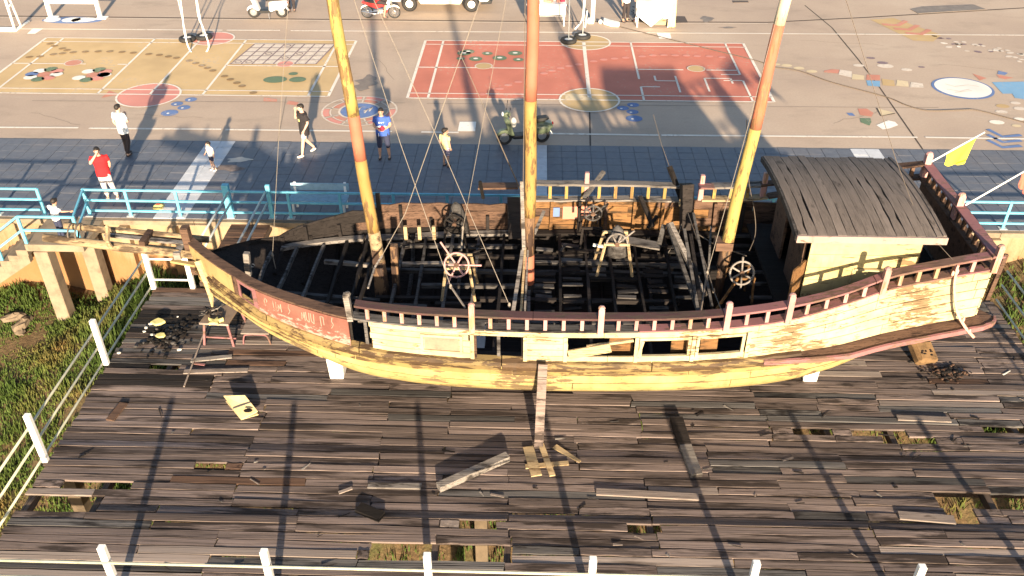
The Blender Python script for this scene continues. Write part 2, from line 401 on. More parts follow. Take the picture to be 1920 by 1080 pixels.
# painted lines running along the plaza
for a, b, g in (((-60, 54), (417, 57), 0), ((425, 57), (525, 57.5), 0), ((545, 58), (1920, 66.5), 0), ((1920, 66.5), (2000, 67), 0)):
    line('field_line', [G(*a), G(*b)], .085, 'paint_line', .012)
for a, b in (((-60, 239), (147, 240)), ((167, 241), (415, 243)), ((423, 243.5), (735, 247)), ((790, 248), (860, 249)), ((1028, 251), (1235, 254)), ((1240, 254), (1720, 258)), ((1735, 258), (1990, 262))):
    line('field_line', [G(*a), G(*b)], .10, 'paint_line', .012)
for q in ([(862, 229), (893, 229), (891, 247), (858, 247)], [(1090, 60), (1258, 62), (1260, 73), (1236, 73)][2:] and [(1231, 62), (1256, 62), (1259, 73), (1236, 73)], [(62, 54), (82, 54), (66, 64), (51, 64)]):
    sheet('painted_patch', [[G(*p) for p in q]], .016, 'paint_white', plaza)

# ---- the two badminton courts
def court(name, x0, x1, y0, y1, mat, label):
    c = sheet(name, [[(x0, y0), (x1, y0), (x1, y1), (x0, y1)]], .006, mat, plaza, label=label)
    W, D = x1-x0, y1-y0; sx, sy = W/13.4, D/6.1; lw = .075
    def ln(xa, ya, xb, yb, w=lw): line('court_line', [(x0+xa*sx, y0+ya*sy), (x0+xb*sx, y0+yb*sy)], w, 'paint_line', .018, c)
    ln(0, 0, 13.4, 0); ln(0, 6.1, 13.4, 6.1); ln(0, .46, 13.4, .46, .06); ln(0, 5.64, 13.4, 5.64, .06)
    for xx in (0, 13.4): ln(xx, 0, xx, 6.1, .10)
    return c, ln
yc, ln = court('badminton_court', -19.35, -7.1, 28.5, 34.02, 'paint_yellow', 'faded yellow badminton court')
for xx in (.76, 4.72, 6.7, 8.68, 12.64): ln(xx, 0, xx, 6.1, .085)
ln(0, 3.05, 3.0, 3.05); ln(4.3, 3.05, 4.72, 3.05); ln(8.68, 3.05, 13.4, 3.05)
rc, ln = court('badminton_court', -4.4, 7.92, 28.44, 34.12, 'paint_red', 'faded red badminton court')
ln(.76, 0, .76, 6.1, .085); ln(6.7, 0, 6.7, 6.1, .13); ln(8.68, 2.05, 8.68, 6.1); ln(8.68, 0, 8.68, 1.3); ln(12.64, 2.6, 12.64, 6.1); ln(12.64, 0, 12.64, 2.0)
ln(0, 3.05, 4.5, 3.05); ln(8.68, 3.05, 10.5, 3.05); ln(11.4, 3.05, 12.64, 3.05)
for a in ((11.2, .9, 11.2, 2.2), (11.2, 2.2, 12.2, 2.2), (12.2, 2.2, 12.2, 1.7), (10.1, .8, 10.1, 2.4), (9.3, 1.9, 10.1, 1.9), (9.3, 1.9, 9.3, 2.4), (8.68, 1.3, 9.4, 1.3), (12.64, 2.0, 11.9, 2.0), (12.64, 2.6, 11.9, 2.6)): ln(*a, .07)
# circles where the nets stand
for (u, v), rx, ry, m_, par in (((279, 179), 1.05, 1.02, 'paint_pink', yc), ((398, 73), .85, .75, 'paint_pink', yc), ((1105, 188), 1.0, .98, 'paint_ochre', rc), ((1098, 80), .95, .85, 'paint_ochre', rc)):
    c = G(u, v); ells('painted_circle', [(u, v, rx, ry)], .012, m_, par, 36); ring('circle_line', c, rx, ry, .07, .022, 'paint_line', par)
for (u, v), m_, par in (((138, 119), 'paint_dull', yc), ((535, 121), 'paint_pink', yc), ((907, 125), 'paint_ochre', rc), ((1305, 130), 'paint_ochre', rc)):
    c = G(u, v); ells('painted_circle', [(u, v, .31, .30)], .024, m_, par); ring('circle_line', c, .31, .30, .045, .028, 'paint_line_old', par, 24)
# stepping dots
dots = [(55, 108), (75, 107), (100, 103), (117, 101), (137, 99), (160, 98), (184, 97.5), (206, 97.5), (229, 98.5), (250, 100), (279, 102.5), (299, 104), (316, 107), (331, 109.5), (355, 115), (367, 119.5), (379, 124), (389, 128.5), (399, 133.5), (421, 144), (432, 150), (444, 156.5), (454, 162.5), (475, 175), (94, 83), (102, 87), (117, 92), (126, 95)]
ells('painted_dot', [(u, v, .135, .115) for u, v in dots], .024, 'paint_brown', yc, 12)
dots2 = [(904, 178), (937, 168), (953, 161), (972, 155), (1020, 139), (1035, 134), (1051, 129), (1067, 125), (1085, 122), (1113, 116), (1132, 113), (1152, 111), (1173, 109.5), (1204, 107), (1224, 105), (1245, 104.5), (1266, 105), (1287, 105.5), (1307, 106.5), (1330, 107), (1354, 108.5)]
ells('painted_dot', [(u, v, .145, .11) for u, v in dots2], .024, 'paint_pink', rc, 10)
# flower-like rings of coloured discs on the yellow court
for bu, bv in ((0, 0), (91, 1)):
    for u, v, m_ in ((95, 131, 'paint_green'), (75, 134, 'paint_white'), (60, 140, 'paint_blue'), (83, 140.5, 'paint_dull'), (107, 134.5, 'paint_pink'), (106, 140.5, 'paint_white'), (57, 146, 'paint_white'), (71, 150, 'paint_green'), (91, 147, 'paint_pink')):
        if bu: u = 83+(83-u)*.9 if m_ in ('paint_blue',) else u
        ells('painted_disc', [(u+bu, v+bv, .23, .22)], .026, m_, yc, 14)
ells('painted_disc', [(516, 150.5, .42, .30), (558, 150.5, .30, .24), (550, 139.5, .17, .14)], .026, 'paint_green', yc)
for u, v, r_ in ((870, 101, .26), (878, 98, .24), (892, 111.5, .25), (914, 101.5, .20), (937, 110, .27), (966, 101, .27), (972, 113, .2), (864, 111, .16)):
    ells('painted_disc', [(u, v, r_, r_*.92)], .026, 'paint_green', rc); ells('painted_dot', [(u, v-.5, r_*.38, r_*.3)], .030, 'paint_white', rc, 7)
# snakes-and-ladders grid on the yellow court
q = [G(432, 121.5), G(592, 121.5), G(628, 84), G(478, 83.5)]
sheet('number_grid', [[tuple(p) for p in q]], .020, 'paint_line_old', yc)
for i in range(0, 9):
    a = q[0].lerp(q[1], i/8); b = q[3].lerp(q[2], i/8); line('grid_line', [a, b], .055, 'paint_grid', .026, yc)
for j in range(0, 6):
    a = q[0].lerp(q[3], j/5); b = q[1].lerp(q[2], j/5); line('grid_line', [a, b], .04, 'paint_grid', .030, yc)
for i, j in ((0, 0), (3, 4), (2, 2), (5, 2), (4, 1), (1, 0)):
    a = q[0].lerp(q[1], (i+.5)/8).lerp(q[3].lerp(q[2], (i+.5)/8), (j+.5)/5); ring('grid_mark', a, .12, .1, .035, .034, 'paint_grid', yc, 10)
# blue discs by the courts
for u, v, r_ in ((358, 187, .20), (332, 195, .20), (345, 202, .21), (318, 212, .28), (1187, 197, .20), (1168, 203, .20), (1186, 210, .20), (1189, 222.5, .27)):
    ells('painted_disc', [(u, v, r_, r_*.9)], .008, 'paint_blue', plaza); ells('painted_dot', [(u-3, v+1, .045, .05)], .012, 'paint_white', plaza, 8)
# round target beside the yellow court
c = G(674, 208)
ells('painted_target', [(674, 208, .62, .60)], .008, 'paint_blue', plaza, 36)
for rr_, w_ in ((.66, .07), (.95, .045), (1.22, .06)): ring('target_ring', c, rr_, rr_*.97, w_, .014, 'paint_line_old', plaza, 44)
for i in range(9):
    a = 2*math.pi*i/9+.2; line('target_spoke', [(c.x+.7*math.cos(a), c.y+.68*math.sin(a)), (c.x+1.2*math.cos(a), c.y+1.17*math.sin(a))], .05, 'paint_line_old', .014)
    if i % 2: ring('target_band', c, .82, .80, .2, .010, 'paint_dull', plaza, 8, (a+.06, a+.62))
    if i % 3: ring('target_band', c, 1.09, 1.06, .2, .010, 'paint_pink', plaza, 8, (a+.06, a+.62))
for dx, dy in ((-.1, .1), (.15, -.05), (.28, .1)): line('target_stroke', [(c.x+dx, c.y+dy), (c.x+dx+.1, c.y+dy+.2), (c.x+dx+.05, c.y+dy-.15)], .06, 'paint_line_old', .014)
# markings at the right
P = lambda *l: [tuple(G(*p)) for p in l]
sheet('painted_arrow', [P((1632, 37), (1675, 34), (1765, 66), (1750, 78), (1712, 76))], .008, 'paint_ochre', plaza)
for k in range(3):
    x, y = 1652+k*22, 44+k*8.2; sheet('painted_chevron', [P((x, y), (x+28, y+2), (x+42, y-5.5), (x+52, y-3.5), (x+34, y+6), (x+4, y+4))], .014, 'paint_dull', plaza)
c = G(1805, 165); ells('painted_oval', [(1805, 165.5, 1.02, .98)], .008, 'paint_blue', plaza, 40); ells('painted_oval', [(1805, 165, .93, .88)], .013, 'paint_white', plaza, 40)
for a in ([(1772, 158), (1790, 163), (1815, 160), (1835, 163)], [(1775, 168), (1800, 172), (1818, 168)], [(1790, 174), (1822, 171)]): line('scuff', [G(*p) for p in a], .035, 'paint_line_old', .018)
sheet('painted_block', [P((1860, 154.5), (1990, 152), (1990, 196), (1903, 184), (1898, 176), (1880, 176))], .008, 'paint_sky', plaza)
for q_, m_ in ((P((1625, 140), (1650, 141), (1650, 151), (1624, 150)), 'paint_dull'), (P((1624, 151), (1650, 152), (1650, 163), (1627, 161)), 'paint_sky'), (P((1545, 133), (1560, 130), (1574, 131), (1572, 138), (1545, 136)), 'paint_dull'),
               (P((1575, 131), (1597, 134), (1597, 146), (1572, 140)), 'paint_line_old'), (P((1598, 139), (1620, 142), (1620, 150), (1597, 149)), 'paint_cream'), (P((1653, 148), (1676, 151), (1678, 162), (1655, 160)), 'paint_ochre'),
               (P((1682, 150), (1702, 153), (1704, 163), (1680, 161)), 'paint_cream'), (P((1708, 154), (1730, 157), (1732, 165), (1706, 164)), 'paint_line_old'), (P((1823, 138), (1850, 147), (1837, 151)), 'paint_dull'),
               (P((1868, 140), (1900, 146), (1885, 149), (1873, 146)), 'paint_dull'), (P((1872, 133), (1890, 137), (1884, 141), (1870, 139)), 'paint_blue'),
               (P((1665, 226), (1678, 229), (1684, 235), (1668, 241), (1655, 243), (1643, 235), (1650, 232)), 'paint_white'), (P((1608, 204), (1625, 204), (1638, 212), (1634, 219), (1613, 216)), 'paint_dull'),
               (P((1612, 222), (1632, 222), (1634, 229), (1630, 236), (1614, 230)), 'paint_green'), (P((1644, 203), (1678, 212), (1652, 217)), 'paint_cream'), (P((1587, 212), (1598, 212), (1604, 218), (1592, 217)), 'paint_blue')):
    sheet('painted_shape', [q_], .008, m_, plaza)
for a in ([(1644, 203), (1652, 218), (1678, 213)],): line('painted_stroke', [G(*p) for p in a], .05, 'joint_dark', .012)
for k in range(3):
    line('painted_chevron', [G(1852, 243+k*10), G(1880, 257+k*10), G(1915, 254+k*10)], .16, 'paint_blue', .012)
rnd = random.Random(4)
for i in range(34):                       # faded footprints and pebble-like marks along the right
    t_ = i/33; u = 1757+t_*175+rnd.uniform(-10, 10); v = 74+t_*36+rnd.uniform(-8, 10)
    ells('painted_dot', [(u, v, rnd.uniform(.07, .17), rnd.uniform(.06, .11), rnd.uniform(-.6, .6))], .008, rnd.choice(['paint_line_old', 'paint_line_old', 'paint_grid', 'paint_line']), plaza, 9)
for u, v, rx, m_ in ((1904, 193.5, .17, 'paint_line_old'), (1880, 199, .22, 'paint_ochre'), (1912, 204, .2, 'paint_line_old'), (1869, 229.5, .24, 'paint_line'), (1911, 223.5, .18, 'paint_line'), (1906, 236, .15, 'paint_cream'), (1878, 210, .2, 'paint_line_old'),
                     (1655, 118, .2, 'paint_grid'), (1633, 109, .16, 'paint_grid'), (1660, 124, .3, 'paint_line_old'), (1700, 131, .2, 'paint_line_old'), (1610, 123, .2, 'paint_line_old'), (1728, 126, .12, 'paint_grid'), (1475, 123, .2, 'paint_cream'), (1498, 128, .2, 'paint_cream'), (1522, 134, .2, 'paint_cream'), (1456, 121, .14, 'paint_cream')):
    ells('painted_dot', [(u, v, rx, rx*.7)], .008, m_, plaza, 12)
for q_ in (P((495, 183), (520, 186), (519, 191), (494, 190)), P((540, 189), (560, 192), (556, 198), (537, 196)), P((205, 170), (225, 177), (190, 184))): sheet('painted_shape', [q_], .008, 'paint_dull', plaza)
ells('painted_disc', [(135, 38, 1.25, .42)], .008, 'paint_blue', plaza, 30)
for u, rx in ((98, .33), (134, .38), (157, .5)): ells('painted_disc', [(u, 37.5, rx, .30, .12)], .013, 'paint_white', plaza, 20)
sheet('painted_arrow', [P((1060, 178), (1075, 176), (1130, 190), (1060, 188))], .020, 'paint_cream', rc)
# damp patches and drain covers
t = NT('damp'); t.done(t.ramp(t.noise(3, 5, .6), [(.3, (.15, .12, .10)), (.7, (.23, .19, .155))]), .5)
def blob(name, u, v, rx, ry, mat, seed, z=.008, par=plaza):
    r_ = random.Random(seed); c = G(u, v); n = 26; ph = [r_.uniform(0, 6.3) for _ in range(3)]
    sheet(name, [[(c.x+rx*math.cos(a)*(1+.25*math.sin(3*a+ph[0])+.15*math.sin(5*a+ph[1])+.1*math.sin(9*a+ph[2])), c.y+ry*math.sin(a)*(1+.25*math.sin(2*a+ph[1])+.15*math.sin(5*a+ph[2]))) for a in [2*math.pi*i/n for i in range(n)]]], z, mat, par)
blob('stain', 1325, 36, .26, .33, 'damp', 1); blob('stain', 1365, 52, .3, .1, 'damp', 2)
blob('stain', 690, 152, .35, .45, 'damp', 5, .009); blob('stain', 680, 163, .3, .3, 'damp', 6, .010)
plain('iron', (.09, .07, .06), .7)
for q_, m_ in (((1262, 31), (1284, 31.5), (1290, 43), (1262, 44)), 'iron'), (((1373, 2), (1402, 2), (1404, 5), (1375, 5.5)), 'iron'):
    c4 = [G(*p) for p in q_]; mb = MB(); mb.prism([(p.x, p.y) for p in c4], .002, .02); mb.build('drain_cover', m_, plaza)
mb = MB(); c4 = [G(*p) for p in ((1707, 18), (1722, 26), (1850, 18.5), (1825, 9), (1730, 13))]; mb.prism([(p.x, p.y) for p in c4], .002, .02); mb.build('repair_patch', 'damp', plaza)

# ---- dark paving along the edge, tile by tile
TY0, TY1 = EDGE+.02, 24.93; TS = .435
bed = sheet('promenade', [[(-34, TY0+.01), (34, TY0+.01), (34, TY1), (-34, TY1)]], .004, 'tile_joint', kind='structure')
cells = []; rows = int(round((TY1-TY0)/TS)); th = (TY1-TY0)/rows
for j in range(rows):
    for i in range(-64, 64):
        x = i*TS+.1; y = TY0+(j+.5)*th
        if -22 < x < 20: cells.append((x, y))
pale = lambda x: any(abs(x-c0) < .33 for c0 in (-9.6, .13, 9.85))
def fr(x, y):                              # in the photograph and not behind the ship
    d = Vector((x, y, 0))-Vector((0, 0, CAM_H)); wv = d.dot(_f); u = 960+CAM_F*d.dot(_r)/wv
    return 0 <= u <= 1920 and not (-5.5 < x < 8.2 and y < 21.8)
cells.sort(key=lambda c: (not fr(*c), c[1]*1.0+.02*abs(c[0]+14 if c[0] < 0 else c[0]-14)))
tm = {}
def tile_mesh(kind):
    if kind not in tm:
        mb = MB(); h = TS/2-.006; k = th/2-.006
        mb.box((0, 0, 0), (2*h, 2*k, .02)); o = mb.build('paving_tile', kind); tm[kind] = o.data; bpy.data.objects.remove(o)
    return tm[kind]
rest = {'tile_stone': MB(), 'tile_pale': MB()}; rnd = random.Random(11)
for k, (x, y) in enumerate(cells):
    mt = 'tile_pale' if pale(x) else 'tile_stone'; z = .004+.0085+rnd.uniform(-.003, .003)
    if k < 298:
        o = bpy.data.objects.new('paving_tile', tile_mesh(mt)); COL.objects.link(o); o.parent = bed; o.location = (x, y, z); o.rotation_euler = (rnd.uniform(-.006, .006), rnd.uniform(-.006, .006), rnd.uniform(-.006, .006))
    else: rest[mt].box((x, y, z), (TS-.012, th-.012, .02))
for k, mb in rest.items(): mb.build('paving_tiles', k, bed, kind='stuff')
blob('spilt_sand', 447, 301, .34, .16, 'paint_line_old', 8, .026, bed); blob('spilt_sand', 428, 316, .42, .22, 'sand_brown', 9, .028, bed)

# ---- retaining wall, landing, stairs
t = NT('wall_render')
nz = t.noise(1.1, 6, .7); sp = t.n('ShaderNodeSeparateXYZ'); t.l(t.co, sp.inputs[0])
c = t.ramp(nz, [(.3, (.20, .135, .075)), (.5, (.27, .20, .125)), (.7, (.33, .265, .18))])
st = t.noise(1, 6, .7, t.vmap((3.2, 3.2, .35)))
c = t.mix(t.ramp(st, [(.55, 0.), (.72, .75)]), c, (.15, .075, .035))
hgt = t.math('ADD', t.math('MULTIPLY', sp.outputs[2], -.8), t.math('MULTIPLY', t.math('SUBTRACT', st, .5), 1.6))   # rust coloured seepage low on the wall
c = t.mix(t.ramp(hgt, [(.45, 0.), (.95, .8)]), c, (.24, .115, .045))
t.bump(t.noise(9, 5, .7), .4, .02); t.done(c, .9, 0, .2)
plain('old_concrete', (.225, .175, .125), .9, var=.22, scale=2.2, bump=.4)
wall = thing('retaining_wall', 'stained concrete retaining wall holding up the plaza edge', 'wall', loc=(0, EDGE, -3))
mb = MB(); mb.box((0, EDGE+.13, -2.1), (120, .24, 3.9)); mb.build('wall_face', 'wall_render', wall)
mb = MB()
for i in range(-20, 20): mb.box((i*3.0+1.5, EDGE+.10, -.075), (2.985, .38, .135))
mb.build('coping', 'old_concrete', wall)
for x in (-15.6, -10.9, -9.6, 11.9, 14.2):
    mb = MB(); mb.box((x, EDGE-.10, -1.75), (.22, .22, 3.2)); mb.build('buttress', 'wall_render', wall)
rebase(wall)
lx0, lx1, ly0 = -12.92, -11.42, 18.86
st = thing('concrete_stair', 'concrete landing and stair going down from the plaza beside the ship bow', 'stairs', loc=((lx0+lx1)/2, 19.5, -2.6))
mb = MB(); mb.box(((lx0+lx1)/2, (ly0+EDGE-.1)/2, -.10), (lx1-lx0, EDGE-.1-ly0, .2)); mb.build('landing', 'old_concrete', st, bevel=.012)
for x, y in ((-12.55, 19.0), (-11.75, 19.75)):
    mb = MB(); mb.box((x, y, -1.55), (.36, .36, 2.7)); mb.build('column', 'old_concrete', st, bevel=.015)
for k in range(13):
    x = lx0-.26*k-.13; z = -.17*(k+1)
    mb = MB(); mb.box((x, (ly0+19.95)/2, z-.09), (.30, 19.95-ly0, .17)); mb.build('step', 'old_concrete', st, bevel=.01)
mb = MB()
for y in (ly0+.09, 19.86): mb.add([(lx0, y-.08, -.2), (lx0, y-.08, -.55), (lx0-3.4, y-.08, -2.77), (lx0-3.4, y-.08, -2.4), (lx0, y+.08, -.2), (lx0, y+.08, -.55), (lx0-3.4, y+.08, -2.77), (lx0-3.4, y+.08, -2.4)], [(0, 1, 2, 3), (7, 6, 5, 4), (0, 4, 5, 1), (1, 5, 6, 2), (2, 6, 7, 3), (3, 7, 4, 0)])
mb.build('stringer', 'old_concrete', st); rebase(st)

# ---- blue railings
def railing(name, label, posts, rails, segs, wp=.075, plates=True, z0=0., mat='blue_paint', hs=.80, thick=None, base=None):
    r_ = thing(name, label, 'railing', loc=(posts[0][0], posts[0][1], z0))
    for i, p in enumerate(posts):
        b = p[2] if len(p) > 2 else z0; h = p[3] if len(p) > 3 else hs; wd = p[4] if len(p) > 4 else wp
        mb = MB(); mb.box((p[0], p[1], b+h/2), (wd, wd*.8, h)); mb.build('post', mat, r_, bevel=.006)
        if plates: mb = MB(); mb.box((p[0], p[1], b+.02), (.20, .16, .03)); mb.build('base_plate', base or 'pipe_grey', r_)
    for a, b in segs:
        for h in rails: mb = MB(); mb.bar((a[0], a[1], a[2]+h), (b[0], b[1], b[2]+h), .045, .05); mb.build('rail', mat, r_)
    rebase(r_); return r_
RY = 20.34
px = [-11.83, -10.73, -9.4, -8.05, -6.95, -6.45, -5.1, -3.7, -2.3, -.9, .5, 1.9, 3.3, 4.7, 6.1, 7.5, 8.9, 10.5, 12.1, 13.7, 15.3, 17]
railing('blue_railing', 'long light blue railing along the plaza edge behind the ship', [(x, RY, 0, 1.0 if x in (-8.05, -6.95) else .82, .17 if x == -8.05 else .11 if x == -6.95 else .075) for x in px], (.79, .48, .17), [((-11.83, RY, 0), (17, RY, 0))])
railing('blue_railing', 'light blue railing at the left end of the plaza edge', [(x, RY, 0) for x in (-18.5, -17.1, -15.7, -14.3, -13.05)], (.79, .48, .17), [((-18.5, RY, 0), (-13.05, RY, 0))])
lr = railing('blue_railing', 'light blue railing round the landing and down the stair', [(lx0+.05, ly0+.06), (lx1-.05, ly0+.06), (lx0-.75, ly0+.06, -.62), (lx0-1.7, ly0+.06, -1.24)], (.79, .40),
        [((lx0+.05, ly0+.06, 0), (lx1-.05, ly0+.06, 0)), ((lx1-.05, ly0+.06, 0), (-11.83, RY, 0)), ((lx0+.05, ly0+.06, 0), (lx0-2.4, ly0+.06, -1.72))], plates=False)
plain('pile_brown', (.10, .075, .05), .9, var=.25, scale=3)
# ---------------------------------------------------------------- the timber deck the ship stands on
ZD = -.19; DX0, DX1, DY0, DY1 = -9.06, 10.72, 8.72, 17.46
deck = thing('timber_deck', 'weathered grey brown timber deck with missing planks under the ship', 'deck', loc=(.8, 13, ZD-1.5))
rnd = random.Random(21)
PW = .176; rowsn = int((DY1-DY0)/PW); TH = .045
variants = {}
def plank_mesh(mat, k):
    key = (mat, k)
    if key not in variants:
        r_ = random.Random(k*7+1); mb = MB(); n = 5; hw = PW/2-.006; rs = []
        for i in range(n+1):
            x = -.5+i/n; a = r_.uniform(-.016, .003); b = r_.uniform(-.003, .016); zz = r_.uniform(-.003, .003)
            if i in (0, n): x += r_.uniform(-.004, .004)
            sk_ = r_.uniform(-.006, .006) if i in (0, n) else 0
            rs.append([(x+sk_, -hw-a, -TH+zz), (x-sk_, hw-b, -TH+zz), (x-sk_, hw-b, zz), (x+sk_, -hw-a, zz)])
        mb.rings(rs); o = mb.build('plank', mat); variants[key] = o.data; bpy.data.objects.remove(o)
    return variants[key]
def rect(u0, v0, u1, v1): a = G(u0, v1, ZD); b = G(u1, v0, ZD); return (a.x, a.y, b.x, b.y)
holes = [rect(42, 935, 192, 951), rect(112, 905, 250, 915), (rect(1178, 986, 1238, 1001)), rect(692, 1026, 960, 1040), rect(1490, 806, 1560, 817), rect(1600, 809, 1700, 817), rect(1660, 825, 1755, 833), rect(1760, 931, 1985, 945), rect(1770, 948, 1822, 956), rect(1850, 805, 1985, 814), rect(1793, 976, 1837, 982), rect(860, 983, 930, 995), rect(362, 868, 425, 880), rect(278, 680, 340, 690)]
segs = []
for j in range(rowsn):
    y = DY0+(j+.5)*PW; x = DX0+rnd.uniform(-.04, .03); cuts = [x]
    while cuts[-1] < DX1-.9: cuts.append(min(DX1+rnd.uniform(-.03, .03), cuts[-1]+1.24*rnd.choice([1, 2, 2, 2, 3, 3])+rnd.uniform(-.05, .05)))
    if cuts[-1] < DX1-.05: cuts[-1] = DX1
    hs = [h for h in holes if h[1] <= y <= h[3] or (h[3]-h[1] < PW and abs((h[1]+h[3])/2-y) < PW/2)]
    iv = [(cuts[i], cuts[i+1]) for i in range(len(cuts)-1)]
    for h in hs:
        nv = []
        for a, b in iv:
            if b <= h[0] or a >= h[2]: nv.append((a, b))
            else:
                if a < h[0]-.12: nv.append((a, h[0]))
                if b > h[2]+.12: nv.append((h[2], b))
        iv = nv
    for a, b in iv: segs.append((a, b, y))
def deck_mat(a, b, y):
    x = (a+b)/2; r_ = rnd.random()
    if math.hypot((x+7.6)/1.5, (y-15.4)/1.6) < 1: return 'char' if r_ < .45 else 'char_grey' if r_ < .75 else 'deck_wood'
    if 12.4 < y < 14.2 and -6 < x < 6 and r_ < .16: return 'char_grey'
    if r_ < .10: return 'pale_wood'
    if r_ < .115: return 'brown_wood'
    if r_ < .21: return 'char_grey'
    return 'deck_wood'
big = sorted(range(len(segs)), key=lambda i: (segs[i][2] > 14.0 and -4.5 < (segs[i][0]+segs[i][1])/2 < 6.3, segs[i][2]-(segs[i][1]-segs[i][0])*.4))
keep = set(big[:300]); mbs = {}
for i, (a, b, y) in enumerate(segs):
    mt = deck_mat(a, b, y); z = ZD+rnd.uniform(-.014, .008); yy = y+rnd.uniform(-.004, .004)
    if i in keep:
        o = bpy.data.objects.new('plank', plank_mesh(mt, rnd.randrange(7))); COL.objects.link(o); o.parent = deck
        o.location = ((a+b)/2, yy, z); o.scale = (b-a-.012, 1, 1)
        o.rotation_euler = (rnd.uniform(-.03, .03), rnd.uniform(-.004, .004), rnd.uniform(-.004, .004))
    else:
        mbs.setdefault(mt, MB()).box(((a+b)/2, yy, z-TH/2), (b-a-.012, PW-.014, TH), Matrix.Rotation(rnd.uniform(-.03, .03), 3, 'X'))
for k, mb in mbs.items(): mb.build('planks_below_ship', k, deck, kind='stuff')
for k in range(17):
    x = DX0+.1+k*1.225; mb = MB(); mb.box((x, (DY0+DY1)/2, ZD-.14), (.11, DY1-DY0, .17)); mb.build('joist', 'joist_wood', deck)
for y in (DY0+.05, 11.7, 14.5, DY1-.05):
    mb = MB(); mb.box(((DX0+DX1)/2, y, ZD-.32), (DX1-DX0, .16, .18)); mb.build('beam', 'joist_wood', deck)
    for k in range(6):
        x = DX0+.3+k*3.9; b = bank_z(x, y); mb = MB(); mb.box((x, y, (ZD-.41+b-.3)/2), (.24, .24, ZD-.41-b+.3)); mb.build('pile', 'pile_brown', deck)
rebase(deck)

def fence(name, label, posts, segs, rails=(.85, .46, .05), mat='pipe_olive', hp=1.18, wpost=.115):
    f = thing(name, label, 'fence', loc=(posts[0][0], posts[0][1], ZD))
    for p in posts:
        mb = MB(); mb.box((p[0], p[1], ZD+hp/2-.02), (wpost, wpost*.9, hp)); mb.build('post', 'white_paint', f, bevel=.012)
    for a, b in segs:
        for h in rails: mb = MB(); mb.tube([(a[0], a[1], ZD+h), (b[0], b[1], ZD+h)], .024, 8); mb.build('rail', mat, f, smooth=True)
    rebase(f); return f
fence('post_and_rail_fence', 'white posts with thin pipe rails along the left deck edge above the grass', [(-9.08, y) for y in (17.32, 14.5, 11.66, 8.82)], [((-9.13, 17.32), (-9.13, 8.82))])
fence('post_and_rail_fence', 'grey white posts with thin rails along the near edge of the deck', [(x, 8.80) for x in (-6.55, -4.05, -1.56, .95, 3.40, 5.86, 8.3)], [((-9.08, 8.74), (10.7, 8.74))])
fence('post_and_rail_fence', 'thin pipe rails along the right deck edge behind the ship stern', [(10.72, y) for y in (14.3, 8.82)], [((10.77, 17.34), (10.77, 8.82))])
fence('post_and_rail_fence', 'short white fence with two posts at the far deck corner below the bowsprit', [(-8.15, 17.36)], [((-9.08, 17.36), (-8.15, 17.36))], rails=(.80, .22), mat='white_paint')
# gangway from the plaza
gw = thing('gangway', 'reddish boarded gangway with grey handrails from the plaza to the deck', 'gangway', loc=(-7.5, 18.8, -.3))
for k in range(14):
    y = 17.5+.2*k; mb = MB(); mb.box((-7.5, y+.09, -.10+.006*(k % 3)), (1.02, .185, .05)); mb.build('board', 'brown_wood', gw)
for x in (-7.98, -7.02):
    mb = MB(); mb.box((x, 18.85, -.2), (.09, 2.75, .15)); mb.build('stringer', 'joist_wood', gw)
    for h in (.80, .48): mb = MB(); mb.tube([(x, 17.5, h), (x, 20.3, h)], .028, 8); mb.build('handrail', 'pipe_grey', gw, smooth=True)
    mb = MB(); mb.tube([(x, 17.55, -.12), (x, 17.55, .82)], .028, 8); mb.build('handrail_post', 'pipe_grey', gw, smooth=True)
rebase(gw)
# ---- grass on the bank
t = NT('grass'); hn = t.noise(.55, 4, .6); fn = t.noise(7, 3, .6)
c = t.ramp(hn, [(.40, (.045, .080, .014)), (.54, (.075, .108, .022)), (.63, (.125, .118, .034)), (.74, (.17, .105, .038))])
c = t.mix(t.ramp(fn, [(.35, .55), (.6, 0.)]), c, (.04, .065, .015)); t.done(c, .75, 0, .2)
def grass(name, areas, n, seed, h0=.12, h1=.34):
    g = np.random.default_rng(seed); V = []; F = []
    for (x0, x1, y0, y1, share) in areas:
        for _ in range(int(n*share)):
            x = g.uniform(x0, x1); y = g.uniform(y0, y1)
            if math.sin(x*1.7+2*math.sin(y*1.1))+math.sin(y*1.9-x*.6) < -1.8: continue
            z = bank_z(x, y); dense = .7+.5*math.sin(x*.8)*math.sin(y*.9+1); tall = .45+1.1*abs(math.sin(x*2.3+1.7*math.sin(y*1.9)))**2*(1 if g.uniform() > .3 else .5)+(.9 if (y > 18.6 and -10.6 < x < -8.4) else 0)
            for b in range(5):
                h = g.uniform(h0, h1)*dense*tall; a = g.uniform(0, 6.28); ln_ = g.uniform(.15, .8)*h; wd = g.uniform(.009, .019)
                px = x+g.normal(0, .05); py = y+g.normal(0, .05); dx, dy = math.cos(a), math.sin(a); o = len(V)
                V += [(px-dy*wd, py+dx*wd, z-.03), (px+dy*wd, py-dx*wd, z-.03), (px+dx*ln_*.4+dy*wd*.7, py+dy*ln_*.4-dx*wd*.7, z+h*.65), (px+dx*ln_*.4-dy*wd*.7, py+dy*ln_*.4+dx*wd*.7, z+h*.65), (px+dx*ln_, py+dy*ln_, z+h)]
                F += [(o, o+1, o+2, o+3), (o+3, o+2, o+4)]
    me = bpy.data.meshes.new(name); me.from_pydata(V, [], F); me.materials.append(MATS['grass'])
    ob = bpy.data.objects.new(name, me); COL.objects.link(ob); ob['kind'] = 'stuff'; return ob
grass('grass', [(-19, -8.8, 6.5, 20.0, .62), (10.4, 16, 9, 20.0, .14), (-8.8, 10.4, 7.5, 19.9, .24)], 36000, 3, .07, .25)
